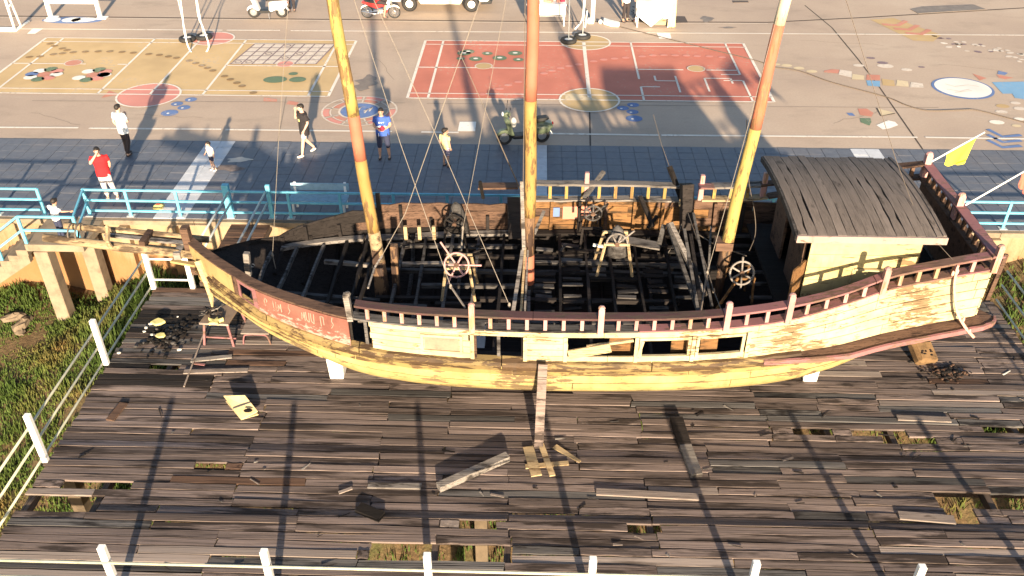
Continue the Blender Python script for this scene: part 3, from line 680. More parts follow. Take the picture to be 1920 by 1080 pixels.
# dry stalks, stones on the bank
plain('stone', (.17, .13, .09), .9, var=.25, scale=3, bump=.5)
for i, (u, v, s_) in enumerate(((28, 600, .32), (45, 612, .36), (38, 624, .30), (120, 590, .2))):
    d = ray(u, v); k = 5.
    while CAM_H+d.z*k > bank_z(d.x*k, d.y*k) and k < 60: k += .05
    x, y = d.x*k, d.y*k; z = bank_z(x, y); mb = MB(); mb.ell((x, y, z+s_*.25), (s_, s_*.5, s_*.33), 10, 7, Matrix.Rotation(.4+i, 3, 'Z'))
    r_ = random.Random(i); mb.v = [(a+r_.uniform(-.03, .03), b+r_.uniform(-.03, .03), c_+r_.uniform(-.03, .03)) for a, b, c_ in mb.v]
    tag(mb.build('rock', 'stone'), ['flat buff rock in the grass, topmost of the pile left of the column', 'long buff rock in the grass, widest of the pile left of the column', 'buff rock in the grass, lowest of the pile left of the column', 'small buff rock in the grass at the foot of the column'][i], 'rock', 'rocks in the grass')
# ---------------------------------------------------------------- the burnt ship
ship = thing('sailing_ship', 'burnt out yellow wooden sailing ship with three masts standing on the deck', 'ship', loc=(.6, 15.5, ZD))
YC = 15.52
near = smooth_interp([(-7.1, 15.45), (-6.5, 14.88), (-5.9, 14.40), (-5.3, 13.98), (-4.34, 13.56), (-3.42, 13.27), (-2.4, 13.12), (-1.3, 13.05), (0, 13.01), (1.2, 13.02), (2.4, 13.06), (3.5, 13.13), (4.6, 13.24), (5.7, 13.38), (6.5, 13.6), (7.4, 13.77), (8.36, 13.92)])
far = smooth_interp([(-7.1, 15.58), (-6.5, 16.15), (-5.9, 16.62), (-5.3, 16.98), (-4.34, 17.36), (-3.3, 17.62), (-2, 17.80), (0, 17.92), (2.4, 17.98), (5.2, 17.92), (6.5, 17.78), (8.36, 17.5)])
zb = smooth_interp([(-7.1, 2.28), (-5.9, 2.22), (-5.3, 2.18), (-4.3, 2.12), (-3.4, 2.07), (-1.4, 2.03), (1.2, 2.03), (3.4, 2.08), (4.6, 2.2), (5.3, 2.40), (5.8, 2.55), (6.4, 2.68), (7.3, 2.80), (8.36, 2.93)])
zr = smooth_interp([(-3.4, 2.40), (-2.4, 2.37), (-1, 2.36), (2.3, 2.36), (3.4, 2.41), (4.57, 2.54), (5.37, 2.72), (6.3, 2.98), (7.3, 3.12), (8.36, 3.25)])
zl = smooth_interp([(-7.1, 1.92), (-6.2, 1.80), (-5.3, 1.63), (-4.4, 1.49), (-3.4, 1.39), (-2.4, 1.33), (-1.2, 1.29), (1.6, 1.28), (3.1, 1.29), (4.4, 1.37), (6.4, 1.60), (8.42, 1.86)])
kz = smooth_interp([(-6.95, 1.80), (-6.3, 1.55), (-5.6, 1.18), (-5.0, .83), (-4.4, .55), (-3.6, .32), (-2.8, .18), (-1.5, .08), (1.3, .07), (2.75, .09), (3.8, .12), (4.6, .19), (5.2, .33), (5.8, .55), (6.4, .85), (7.0, 1.18), (7.6, 1.5), (8.1, 1.74)])
def side_strip(name, x0, x1, f0, f1, th, off, mat, parent=ship, yfn=near, z0f=None, z1f=None, sgn=-1, jit=0., n=None, label=None, bevel=0):
    """a board following the ship's side: x range, height fractions between the two height curves"""
    z0f = z0f or zl; z1f = z1f or zb; n = n or max(2, int((x1-x0)/.35)); rs = []
    for i in range(n+1):
        x = x0+(x1-x0)*i/n; y = yfn(x)+sgn*off; a, b = z0f(x), z1f(x); j = rnd.uniform(-jit, jit)
        lo = lerp(a, b, f0); hi = lerp(a, b, f1)
        rs.append([(x, y+sgn*j, lo), (x, y+sgn*(th+j), lo), (x, y+sgn*(th+j), hi), (x, y+sgn*j, hi)])
    mb = MB(); mb.rings(rs); return mb.build(name, mat, parent, label=label, bevel=bevel)
rnd = random.Random(5)
# -- lower hull: inner shell and outer strakes
def hull_pt(x, s, side, inset=0.0):        # s 0 at the ledge .. 1 at the keel
    b = max((YC-near(x)) if side < 0 else (far(x)-YC), .02)+.05-inset; zt = zl(x)-.03; zk = min(kz(x)+inset*.5, zt-.02)
    a = s*math.pi/2; e = 2/3.0; bl = max(0, min(1, (x+7.0)/3.5)); e = lerp(1.0, e, bl)
    if x > 5: e = lerp(e, .80, min(1, (x-5)/2.5))
    yy = b*(max(math.cos(a), 0)**e); zz = (zt-zk)*(max(math.sin(a), 0)**e)
    yy *= 1+.035*math.sin(math.pi*min(1, s*1.6))
    return Vector((x, YC+side*yy, zt-zz))
for side, nm in ((-1, 'near'), (1, 'far')):
    mb = MB(); n = 40; rs = []
    for i in range(n+1):
        x = lerp(-6.95, 8.05, i/n); rs.append([hull_pt(x, k/12, side, .05) for k in range(13)])
    mb.rings(rs, closed=False); mb.build('hull_shell', 'char', ship, smooth=True)
sb = [0, .13, .27, .42, .58, .76, 1.0]
for k in range(len(sb)-1):
    xs = [-6.93]+sorted([-4.1+rnd.uniform(-1.2, 1.2), -.4+rnd.uniform(-1.3, 1.3), 3.4+rnd.uniform(-1.2, 1.2)])+[8.02]
    for i in range(len(xs)-1):
        x0, x1 = xs[i]+.006, xs[i+1]-.006; n = max(6, int((x1-x0)/.28)); o_ = rnd.uniform(-.006, .006); rs = []
        for j in range(n+1):
            x = lerp(x0, x1, j/n); g = .006
            p = [hull_pt(x, s_, -1, -.0-o_) for s_ in (sb[k]+g, (sb[k]+sb[k+1])/2, sb[k+1]-g)]; q = [hull_pt(x, s_, -1, .035-o_) for s_ in (sb[k+1]-g, (sb[k]+sb[k+1])/2, sb[k]+g)]
            rs.append(p+q)
        mb = MB(); mb.rings(rs); mb.build('hull_plank', 'hull_yellow', ship)
# -- wale and ledge between lower hull and topsides
for x0, x1 in ((-6.5, -5.2), (-5.18, -3.3), (-3.28, -.6), (-.58, 2.2), (2.22, 5.0)):
    n = max(4, int((x1-x0)/.25)); rs = []
    for i in range(n+1):
        x = lerp(x0, x1, i/n); y = near(x); z = zl(x); w_ = .13+rnd.uniform(-.012, .012); wz = rnd.uniform(-.012, .012)
        rs.append([(x, y+.05, z-.10), (x, y-w_*.8, z-.13), (x, y-w_, z-.03+wz), (x, y-w_*.75, z+.05+wz), (x, y+.05, z+.10)])
    mb = MB(); mb.rings(rs); mb.build('wale', 'wale_old', ship)
for x0, x1 in ((-5.3, -3.4), (-3.38, -.4), (-.38, 2.9), (2.92, 5.0)):     # a second worn strake under the wale
    n = max(4, int((x1-x0)/.25)); rs = []
    for i in range(n+1):
        x = lerp(x0, x1, i/n); y = near(x); z = zl(x)-.14; j = rnd.uniform(-.015, .015)
        rs.append([(x, y+.03, z-.12), (x, y-.085, z-.11+j), (x, y-.10, z+.0+j), (x, y+.03, z+.02)])
    mb = MB(); mb.rings(rs); mb.build('wale', 'wale_moss', ship)
# stern shelf with its pink edge, wrapping round the corner
n = 18; rs = []; re = []
for i in range(n+1):
    x = lerp(4.3, 8.40, i/n); y = near(x); z = zl(x); w_ = lerp(.10, .30, min(1, (x-4.3)/1.6))
    if x > 8.1: w_ *= .95
    rs.append([(x, y+.05, z-.06), (x, y-w_, z-.07), (x, y-w_, z-.005), (x, y+.05, z+.03)])
    re.append([(x, y-w_-.002, z-.09), (x, y-w_-.05, z-.085), (x, y-w_-.05, z+.01), (x, y-w_-.002, z+.018)])
for a in (15, 35, 60, 85):
    t_ = R(a); x = 8.40+.30*math.sin(t_); y = near(8.4)-.28*math.cos(t_)+.02; z = zl(8.4)+.02
    rs.append([(8.36, near(8.4)+.4, z-.06), (x, y, z-.07), (x, y, z-.005), (8.36, near(8.4)+.4, z+.0)])
    re.append([(x, y, z-.09), (x+.05*math.sin(t_), y-.05*math.cos(t_), z-.085), (x+.05*math.sin(t_), y-.05*math.cos(t_), z+.01), (x, y, z+.018)])
mb = MB(); mb.rings(rs); mb.build('stern_shelf', 'brown_wood', ship)
mb = MB(); mb.rings(re); mb.build('shelf_edge', 'rail_pink', ship, label='pink painted edge of the stern shelf')
mb = MB(); mb.box((8.5, (near(8.4)+far(8.4))/2, zl(8.4)-.03), (.42, 3.2, .06)); mb.build('stern_shelf', 'char_grey', ship)
# -- topsides: cream planks, openings
rows = [.04, .25, .45, .64, .83, 1.0]
def px2x(u, yv=13.1, v=640): return V_(u, v, yv).x
openings = [(px2x(662), px2x(695), 0, 5), (px2x(884), px2x(985), 0, 4), (px2x(1062), px2x(1192), 1, 4), (px2x(1196), px2x(1297), 1, 4), (px2x(1303), px2x(1402), 1, 4)]
for k in range(5):
    xs = [-3.42]; 
    while xs[-1] < 8.3: xs.append(min(8.33, xs[-1]+rnd.uniform(1.7, 2.9)))
    iv = [(xs[i], xs[i+1]) for i in range(len(xs)-1)]
    for a_, b_, k0, k1 in openings:
        if k0 <= k < k1:
            nv = []
            for a, b in iv:
                if b <= a_ or a >= b_: nv.append((a, b)); continue
                if a < a_-.05: nv.append((a, a_+rnd.uniform(-.03, .03)))
                if b > b_+.05: nv.append((b_+rnd.uniform(-.03, .03), b))
            iv = nv
    for a, b in iv:
        if b-a < .06: continue
        side_strip('side_plank', a+.004, b-.004, rows[k]+.008, rows[k+1]-.008, .035, rnd.uniform(-.004, .004), 'hull_cream')
plain('panel_tan', (.22, .175, .13), .8, var=.2, scale=4)
# painted over panels and frames round the openings
def frame(x0, x1, f0, f1, wd=.055, mat='white_paint', depth=.06, off=.01):
    h = zb((x0+x1)/2)-zl((x0+x1)/2); fw_ = wd/h
    f = side_strip('window_frame', x0, x1, f0, f0+fw_, depth, off, mat)
    side_strip('frame_rail', x0, x1, f1-fw_, f1, depth, off, mat, f)
    for a in (x0, x1-wd): side_strip('frame_stile', a, a+wd, f0+fw_, f1-fw_, depth, off, mat, f, n=1)
    return f
frame(openings[3][0]+.02, openings[3][1]-.02, .22, .84, mat='hull_cream'); frame(openings[4][0]+.02, openings[4][1]-.05, .22, .84, mat='hull_cream')
frame(px2x(790), px2x(868), .24, .80, .05, 'hull_cream', .05, .025); side_strip('panel', px2x(797), px2x(861), .32, .72, .03, .024, 'panel_tan')
for u in (1060, 1193, 1300, 1404, 985, 886): side_strip('window_post', px2x(u)-.035, px2x(u)+.035, .1, .86, .05, .015, 'hull_cream', n=1)
side_strip('window_post', openings[1][0]+.03, openings[1][0]+.10, .04, .86, .05, -.02, 'brown_wood', n=1)
for u in (935, 700-15): side_strip('window_post', px2x(u)-.03, px2x(u)+.03, .0, 1.0, .05, -.08, 'char_grey', n=1)
mb = MB(); a = V_(1066, 665, 12.97); b = V_(1145, 652, 12.93); mb.bar(a, b, .20, .03, (0, -1, 0)); mb.bar(V_(1100, 650, 12.99), V_(1188, 638, 12.99), .05, .04, (0, -1, 0)); mb.build('loose_board', 'raw_wood', ship, label='fallen yellow board hanging across the broken window')
mb = MB(); mb.bar(V_(1196, 668, 12.98), V_(1206, 640, 12.98), .05, .04, (0, -1, 0)); mb.build('loose_board', 'hull_cream', ship)
for u0, u1, v in ((1142, 1186, 652), (1258, 1296, 648), (1313, 1345, 645)):         # warm boards seen inside the windows
    a = V_(u0, v, 13.26); b = V_(u1, v, 13.26); mb = MB(); mb.bar(a, b, .03, .5, (0, 0, 1)); mb.build('inner_board', 'orange_wood', ship)
# deck cap on the topsides
for x0, x1 in ((-3.5, -.9), (-.88, 1.9), (1.92, 4.6), (4.62, 6.4), (6.42, 8.36)):
    n = max(4, int((x1-x0)/.25)); rs = []
    for i in range(n+1):
        x = lerp(x0, x1, i/n); y = near(x); z = zb(x); rs.append([(x, y-.055, z), (x, y-.055, z+.035), (x, y+.16, z+.035), (x, y+.16, z)])
    mb = MB(); mb.rings(rs); mb.build('covering_board', 'char_grey' if x0 < 1.5 else 'rail_pink', ship)
# -- bow: yellow board, framed hole, name board
side_strip('bow_board', -7.09, -5.93, -.02, 1.0, .05, .02, 'bow_yellow', label='large yellow board on the bow')
side_strip('bow_post', -5.92, -5.82, -.05, 1.02, .06, .0, 'brown_wood', n=1)
side_strip('port_frame', -5.82, -5.36, .82, 1.0, .05, .0, 'rail_pink'); side_strip('port_frame', -5.82, -5.36, .0, .15, .05, .0, 'rail_pink')
side_strip('port_frame', -5.46, -5.36, .15, .82, .05, .0, 'rail_pink', n=1); side_strip('port_frame', -5.82, -5.76, .15, .82, .05, .0, 'rail_pink', n=1)
# name board: red with a broken row of white letters, the paint almost gone
t = NT('name_board')
n1 = t.noise(1, 6, .75, t.vmap((13, 13, 5))); n2 = t.noise(1, 6, .7, t.vmap((7, 7, 16)))
n3 = t.noise(2.2, 5, .7)
red = t.ramp(n3, [(.3, (.14, .055, .043)), (.7, (.215, .098, .077))])
low = t.n('ShaderNodeSeparateXYZ'); t.l(t.co, low.inputs[0])
fz = t.math('SUBTRACT', low.outputs[2], t.math('MULTIPLY', t.math('ADD', low.outputs[0], 5.35), -.075))  # falls with the sheer
band = t.ramp(fz, [(.0, 0.), (1., 1.)])
m1 = t.ramp(t.math('SUBTRACT', n2, t.math('MULTIPLY', t.math('SUBTRACT', fz, 1.72), .55)), [(.50, 0.), (.54, .9)])
col = t.mix(m1, red, (.37, .23, .20)); col = t.mix(t.ramp(n1, [(.60, 0.), (.63, .75)]), col, (.30, .10, .07)); t.bump(n1, .3, .006); t.done(col, .75, 0, .2)
paint('letter_old', (.33, .22, .18), 1.1, (.20, .075, .055))
nb = side_strip('name_board', -5.35, -3.45, .02, .96, .05, .015, 'name_board', label='faded red name board with flaking white letters')
rr = random.Random(12); h = lambda x: zb(x)-zl(x)
for i in range(17):                        # what is left of the lettering
    x = -5.18+i*.098; mb = MB(); y = lambda xx: near(xx)-.072; z0 = zl(x)+h(x)*.50; z1 = zl(x)+h(x)*.86
    pts = {0: [(0, 0), (0, 1), (.6, 1), (.6, .2)], 1: [(0, 1), (0, .2), (.5, 0), (.65, 1)], 2: [(0, .1), (.1, .8), (.4, .3), (.65, .9), (.65, 0)], 3: [(.1, 0), (0, .6), (.4, 1), (.65, .6), (.3, .4)], 4: [(.5, 1.2), (.3, .8), (.6, .5), (.1, .1)]}[rr.randrange(5)]
    P3 = [(x+p[0]*.10, y(x+p[0]*.10)+.0, lerp(z0, z1, p[1])) for p in pts]
    for a, b in zip(P3[:-1], P3[1:]): mb.bar(a, b, .015, .008, (0, -1, 0))
    if rr.random() < .65: mb.build('letter', 'letter_old', nb)
# bow planks springing loose below the bow board
for i, (dx, dz, ln_, mt) in enumerate(((0, -.08, 1.9, 'wale_old'), (.1, -.17, 2.3, 'hull_yellow'), (.2, -.26, 2.5, 'wale_old'), (.35, -.36, 2.6, 'hull_yellow'))):
    n = 9; rs = []
    for k in range(n+1):
        x = -7.05+dx+ln_*k/n; y = near(max(x, -7.0))-.07-.07*math.sin(k/n*2.5+i); z = zl(x)+dz*(1+.3*k/n)+rnd.uniform(-.01, .01)+(-.04*max(0, 3-k))
        rs.append([(x, y+.04, z-.05), (x, y, z-.055), (x, y-.012, z+.04), (x, y+.04, z+.045)])
    mb = MB(); mb.rings(rs); mb.build('sprung_plank', mt, ship)
mb = MB(); mb.tube([V_(372, 488, 15.1), V_(388, 530, 14.95), V_(396, 560, 14.9), V_(398, 575, 14.9)], [.10, .075, .05, .02], 6); mb.build('hanging_splinter', 'raw_wood', ship)
mb = MB(); mb.bar(V_(322, 489, 15.3), V_(367, 497, 15.1), .10, .05); mb.build('hanging_splinter', 'bow_yellow', ship)
# cap along the bow bulwark (dark, seen from above)
for side in (-1,):
    xs0, xs1 = (-7.1, -3.4) if side < 0 else (-7.1, -5.2); n = 14; rs = []
    for i in range(n+1):
        x = lerp(xs0, xs1, i/n); yf = near(x) if side < 0 else far(x); z = zb(x)+(.0 if side < 0 else -.25*i/n); s_ = side
        rs.append([(x, yf+s_*.07, z), (x, yf+s_*.07, z+.035), (x, yf-s_*.20, z+.035), (x, yf-s_*.20, z)])
    mb = MB(); mb.rings(rs); mb.build('bow_cap', 'brown_wood' if side < 0 else 'char', ship)
mb = MB(); mb.bar((-7.12, 15.5, 1.5), (-7.16, 15.52, 2.62), .16, .18); mb.build('stem_post', 'brown_wood', ship, bevel=.01)
for (u, v0, v1) in ((466, 474, 517),):
    p = V_(u, v1, 15.0); q = V_(u-4, v0, 15.0); mb = MB(); mb.bar(p, q, .12, .12); mb.build('bitt', 'ash_wood', ship, bevel=.01); mb = MB(); mb.torus(p+Vector((.13, 0, .25)), .035, .01, 'y', 12, 6); mb.build('ring_bolt', 'steel', ship)
# -- interior: inner clamp, deck beams, stringers, burnt planks
clz = lambda x: lerp(1.30, 1.55, max(0, min(1, (-x-3)/3.5)))
for x0, x1, mt in ((-5.6, -3.9, 'ash_wood'), (-3.85, -2.9, 'ash_wood'), (-2.75, -.4, 'ash_wood'), (-.35, 5.0, 'char'), ):
    n = 8; rs = []
    for i in range(n+1):
        x = lerp(x0, x1, i/n); y = far(x)-.30; z = clz(x); rs.append([(x, y, z-.07), (x, y, z), (x, y+.17, z), (x, y+.17, z-.07)])
    mb = MB(); mb.rings(rs); mb.build('deck_clamp', mt, ship)
n = 24; rs = []
for i in range(n+1):
    x = lerp(-5.8, 5.0, i/n); y = near(x)+.12; z = clz(x); rs.append([(x, y, z-.08), (x, y, z), (x, y+.16, z), (x, y+.16, z-.08)])
mb = MB(); mb.rings(rs); mb.build('deck_clamp', 'char', ship)
bx = [-5.75, -5.3, -4.75, -4.2, -3.72, -3.6, -2.95, -2.4, -1.85, -1.3, -.75, -.1, .5, 1.1, 1.65, 2.25, 2.85, 3.4]
for i, x in enumerate(bx):
    z = clz(x)-.05; y0 = near(x)+.15; y1 = far(x)-.28; sk_ = rnd.uniform(-.10, .10); mt = rnd.choice(['char_grey', 'char_grey', 'char', 'ash_wood']) if x < .3 else 'char'
    mb = MB(); k = 5; pts = [(x+sk_*j/k+rnd.uniform(-.015, .015), lerp(y0, y1, j/k), z+rnd.uniform(-.015, .01)) for j in range(k+1)]
    for a, b in zip(pts[:-1], pts[1:]): mb.bar(a, b, .058+rnd.uniform(-.012, .012), .10)
    mb.build('deck_beam', mt, ship)
for (x0, x1, y, dz, mt) in ((-5.6, -3.2, 15.05, -.13, 'char_grey'), (-3.0, 2.6, 14.35, -.13, 'char_grey'), (-3.3, 3.0, 15.15, -.14, 'char'), (-3.4, 3.6, 16.15, -.12, 'char_grey'), (-2.4, 3.6, 16.8, -.12, 'char'), (-4.9, -2.2, 14.75, -.1, 'char_grey'), (-2.4, .2, 15.6, -.1, 'char_dull'), (-2.2, 3.2, 14.0, -.1, 'char_dull'), (-.2, 3.3, 16.5, -.06, 'char_grey'), (-3.2, -.4, 17.1, -.06, 'char_grey'), (-4.6, -3.4, 16.3, -.1, 'ash_wood'), (-2.9, -1.7, 16.3, -.03, 'ash_wood'), (-3.5, -2.7, 14.2, -.02, 'ash_wood')):
    mb = MB(); mb.bar((x0, y, clz(x0)+dz), (x1, y+rnd.uniform(-.08, .08), clz(x1)+dz), .09, .08); mb.build('stringer', mt, ship)
# hold bottom
for x in [-5.6+.55*i for i in range(19)]:     # ribs in the hold
    for side in (-1, 1):
        mb = MB(); mb.tube([hull_pt(x, s_, side, .11) for s_ in (.02, .15, .3, .45, .62, .85)], .05, 5); mb.build('rib', 'char' if rnd.random() < .7 else 'char_grey', ship)
for j in range(16):                        # what remains of the deck planking aft of the middle mast: short charred lengths between the beams
    y = 14.25+.2*j
    for x0, x1 in zip(bx[11:-1], bx[12:]):
        if rnd.random() < (.62 if y < 15.2 else .30): continue
        mt = rnd.choice(['char_grey', 'char_grey', 'char', 'char', 'char_dull', 'char_dull']); g = rnd.uniform(.05, .16); dz = rnd.uniform(-.05, .01)
        mb = MB(); mb.bar((x0+g, y+rnd.uniform(-.03, .03), clz(x0)-.05+dz), (x1-rnd.uniform(.04, .14), y+rnd.uniform(-.04, .04), clz(x0)-.05+dz+rnd.uniform(-.03, .03)), rnd.uniform(.08, .14), .03); mb.build('deck_plank', mt, ship)
for i in range(16):                        # charred rubble on the beams
    x = rnd.uniform(-3.4, 4.2); y = rnd.uniform(16.6, 17.5); z = clz(x)+rnd.uniform(-.05, .06); a = rnd.uniform(0, 6.3); ln_ = rnd.uniform(.2, .7)
    mb = MB(); mb.bar((x, y, z), (x+ln_*math.cos(a), y+.35*ln_*math.sin(a), z+rnd.uniform(-.05, .15)), rnd.uniform(.03, .08), .03); mb.build('charred_stick', rnd.choice(['char', 'char', 'char_dull']), ship)
mb = MB(); mb.bar(V_(1160, 448, 16.7), V_(1238, 462, 16.5), .28, .04); mb.build('deck_plank', 'ash_wood', ship)
mb = MB(); mb.bar(V_(1112, 459, 16.6), V_(1136, 463, 16.6), .07, .04); mb.build('deck_plank', 'paint_white', ship)
# -- far bulwark: inner lining lit by the sun, ribs, rail
def fstrip(name, x0, x1, z0, z1, mat, off=.0, th=.03, n=None, jag=0.):
    n = n or max(2, int((x1-x0)/.25)); rs = []
    for i in range(n+1):
        x = lerp(x0, x1, i/n); y = far(x)-off; zz1 = (z1(x) if callable(z1) else z1)-rnd.uniform(0, jag); zz0 = z0(x) if callable(z0) else z0
        rs.append([(x, y, zz0), (x, y-th, zz0), (x, y-th, zz1), (x, y, zz1)])
    mb = MB(); mb.rings(rs); return mb.build(name, mat, ship)
fb = interp([(-7.0, 1.90), (-6.2, 1.76), (-5.7, 1.74), (-5.3, 1.88), (-4.5, 2.03), (-3.3, 2.08), (-1.2, 1.97), (-.2, 1.95), (0, 2.05)])
for k, (a, b) in enumerate(((0, .26), (.27, .5), (.51, .74), (.75, 1.0))):
    xs = [-7.0]
    while xs[-1] < 6.4: xs.append(min(6.6, xs[-1]+rnd.uniform(1.2, 2.2)))
    for x0, x1 in zip(xs[:-1], xs[1:]):
        xm = (x0+x1)/2; mt = 'char' if xm < -4.3 else rnd.choice(['brown_wood', 'char', 'brown_wood']) if xm < -.3 else rnd.choice(['orange_wood', 'orange_wood', 'orange_wood', 'brown_wood']) if xm < 5 else 'brown_wood'
        z0f = (lambda a_: lambda x: lerp(clz(x)-.15, fb(x), a_))(a); z1f = (lambda b_: lambda x: lerp(clz(x)-.15, fb(x), b_))(b)
        fstrip('bulwark_plank', x0+.004, x1-.004, z0f, z1f, mt, rnd.uniform(-.01, .01), .04, jag=(.14 if xm < -3.4 else .06) if (b == 1.0 and xm < -.6) else .0)
for x in [-5.1, -4.4, -3.7, -3.05, -2.4, -1.75, -1.1, -.5, .35, 1.0, 1.62, 2.25, 2.9, 3.5, 4.1, 4.7]:
    mb = MB(); hh = rnd.uniform(.55, 1.0) if x < 0 else .98; y = far(x)-.10
    mb.bar((x, y, clz(x)-.15), (x+rnd.uniform(-.03, .03), y, lerp(clz(x)-.15, fb(x), hh)), .07, .08); mb.build('bulwark_rib', 'char' if x < .2 else rnd.choice(['brown_wood', 'char', 'orange_wood']), ship)
for x0, x1 in ((.62, 1.3), (1.5, 2.1), (2.3, 2.8), (3.0, 3.45)):   # shallow panels
    fstrip('bulwark_panel', x0, x1, 1.55, 1.88, rnd.choice(['orange_wood', 'orange_wood', 'paint_dull']), .05, .02, 2)
fstrip('bulwark_panel', .40, .55, 1.62, 1.85, 'paint_blue', .055, .02, 2)
for u in (761, 787, 814): p = V_(u, 440, 17.15); mb = MB(); mb.bar(p-Vector((0, 0, .12)), p+Vector((0, 0, .22)), .075, .07); mb.build('short_post', 'raw_wood', ship)
# far covering board and rail
fr_y = lambda x: far(x)
frz = smooth_interp([(-.9, 2.42), (.5, 2.42), (2.3, 2.40), (3.6, 2.38), (5.2, 2.50), (6.5, 2.85), (8.36, 3.25)])
fzb = smooth_interp([(-1.5, 2.02), (2.3, 2.03), (3.6, 2.05), (5.2, 2.17), (6.5, 2.6), (8.36, 2.93)])
def fcap(name, x0, x1, zf, mat, w_=.20, th=.045, jit=.0, parent=ship):
    n = max(4, int((x1-x0)/.25)); rs = []
    for i in range(n+1):
        x = lerp(x0, x1, i/n); y = fr_y(x); z = zf(x)+rnd.uniform(-jit, jit); rs.append([(x, y-w_/2, z), (x, y+w_/2, z), (x, y+w_/2, z+th), (x, y-w_/2, z+th)])
    mb = MB(); mb.rings(rs); return mb.build(name, mat, parent)
fcap('covering_board', -.2, 3.4, fzb, 'ash_wood', .22, .04, .01); fcap('covering_board', 3.75, 5.2, fzb, 'bow_pole', .22); fcap('covering_board', 5.22, 8.3, fzb, 'brown_wood', .22)
far_rail = fcap('handrail', -.2, 3.45, frz, 'ash_wood', .20, .05, .012); fcap('handrail', 3.85, 5.0, frz, 'ash_wood', .24); fcap('handrail', 5.0, 8.3, frz, 'brown_wood', .20)
fcap('handrail', -1.3, -.4, lambda x: frz(x)-.06, 'brown_wood', .26)
for i in range(24):
    x = -.05+.37*i
    if x > 8.2 or 3.45 < x < 3.8: continue
    mt = 'baluster_yellow' if x < 5.1 else 'brown_wood'
    mb = MB(); mb.box((x, fr_y(x), (fzb(x)+.04+frz(x))/2), (.07, .07, frz(x)-fzb(x)-.04)); mb.build('baluster', mt, ship)
for x in (1.14, 3.72, 5.1): mb = MB(); mb.bar((x, fr_y(x), fzb(x)), (x, fr_y(x), frz(x)+.30), .12, .12, taper=.8); mb.build('rail_post', 'baluster_pink', ship, bevel=.01)
mb = MB(); mb.box((3.80, 17.85, 2.46), (.34, .22, .04)); mb.build('rail_end', 'rail_pink', ship)
# -- near rail
def ncap(x0, x1, mat):
    n = max(4, int((x1-x0)/.2)); rs = []
    for i in range(n+1):
        x = lerp(x0, x1, i/n); y = near(x); z = zr(x); rs.append([(x, y-.06, z-.045), (x, y-.06, z), (x, y+.155, z), (x, y+.155, z-.045)])
    mb = MB(); mb.rings(rs); return mb.build('handrail', mat, ship, bevel=.006)
ncap(-3.30, -.02, 'rail_brown'); ncap(-.015, 3.42, 'rail_brown'); ncap(3.43, 6.12, 'rail_pink'); ncap(6.13, 8.38, 'rail_pink')
tall = [px2x(660), px2x(887), px2x(1123), px2x(1356), px2x(1477, 13.3, 580), px2x(1656, 13.6, 520)]
xb = []
for a, b in zip(tall, tall[1:]+[8.30]):
    k = max(2, round((b-a)/.345))
    xb += [a+(b-a)*i/k for i in range(1, k)]
for x in xb: mb = MB(); y = near(x)+.01; mb.box((x, y, (zb(x)+.035+zr(x)-.045)/2), (.065, .07, zr(x)-.045-zb(x)-.035)); mb.build('baluster', 'baluster_pink', ship)
for i, x in enumerate(tall+[8.36]):
    y = near(x)-.02; e = .24 if i < 5 else .2; mb = MB(); mb.bar((x, y-.03, zb(x)-.02), (x-(.03 if i == 0 else 0), y-.03, zr(x)+e), .105, .11)
    mb.ell((x, y-.03, zr(x)+e), (.065, .065, .05), 8, 4); mb.build('rail_post', 'ash_wood' if i == 0 else 'baluster_pink', ship, bevel=0)
# dark inner lining of the near bulwark
n = 40; rs = []
for i in range(n+1):
    x = lerp(-5.9, 8.3, i/n); y = near(x)+.06; rs.append([(x, y, zl(x)-.1), (x, y, zb(x)-.01)])
def gap(x): return any(a-.02 < x < b+.02 for a, b, *_ in openings) or -5.8 < x < -5.4
mb = MB()
for i in range(n):
    if not gap(lerp(-5.9, 8.3, (i+.5)/n)): mb.add(rs[i]+rs[i+1][::-1], [(0, 1, 2, 3)])
mb.build('inner_lining', 'char', ship)
# -- stern: transom rail, transom, stern deck
sx = 8.34; y0, y1 = near(sx), far(sx)
mb = MB(); mb.box((sx, (y0+y1)/2, (zl(sx)+zb(sx))/2), (.06, y1-y0-.1, zb(sx)-zl(sx))); mb.build('transom', 'brown_wood', ship)
for k in range(5):
    mb = MB(); z = lerp(zl(sx)+.05, zb(sx)-.1, k/4); mb.box((sx+.045, (y0+y1)/2, z), (.03, y1-y0-.06, .20)); mb.build('transom_plank', 'hull_cream', ship)
mb = MB(); mb.box((sx, (y0+y1)/2, zb(sx)+.02), (.22, y1-y0, .04)); mb.build('covering_board', 'brown_wood', ship)
mb = MB(); mb.box((sx+.02, (y0+y1)/2, zr(sx)-.0), (.22, y1-y0+.2, .045)); mb.build('handrail', 'rail_pink', ship, bevel=.006)
for k in range(1, 13):
    y = lerp(y0, y1, k/13); mb = MB(); mb.box((sx, y, (zb(sx)+.04+zr(sx)-.02)/2), (.07, .065, zr(sx)-.02-zb(sx)-.04)); mb.build('baluster', 'brown_wood', ship)
for y in (lerp(y0, y1, .5), y1): mb = MB(); mb.bar((sx, y, zb(sx)), (sx, y, zr(sx)+.24), .13, .13); mb.ell((sx, y, zr(sx)+.24), (.08, .08, .06), 8, 4); mb.build('rail_post', 'baluster_pink', ship)
mb = MB(); mb.box((6.5, 15.6, 1.78), (3.6, 3.5, .06)); mb.build('stern_deck', 'char', ship)
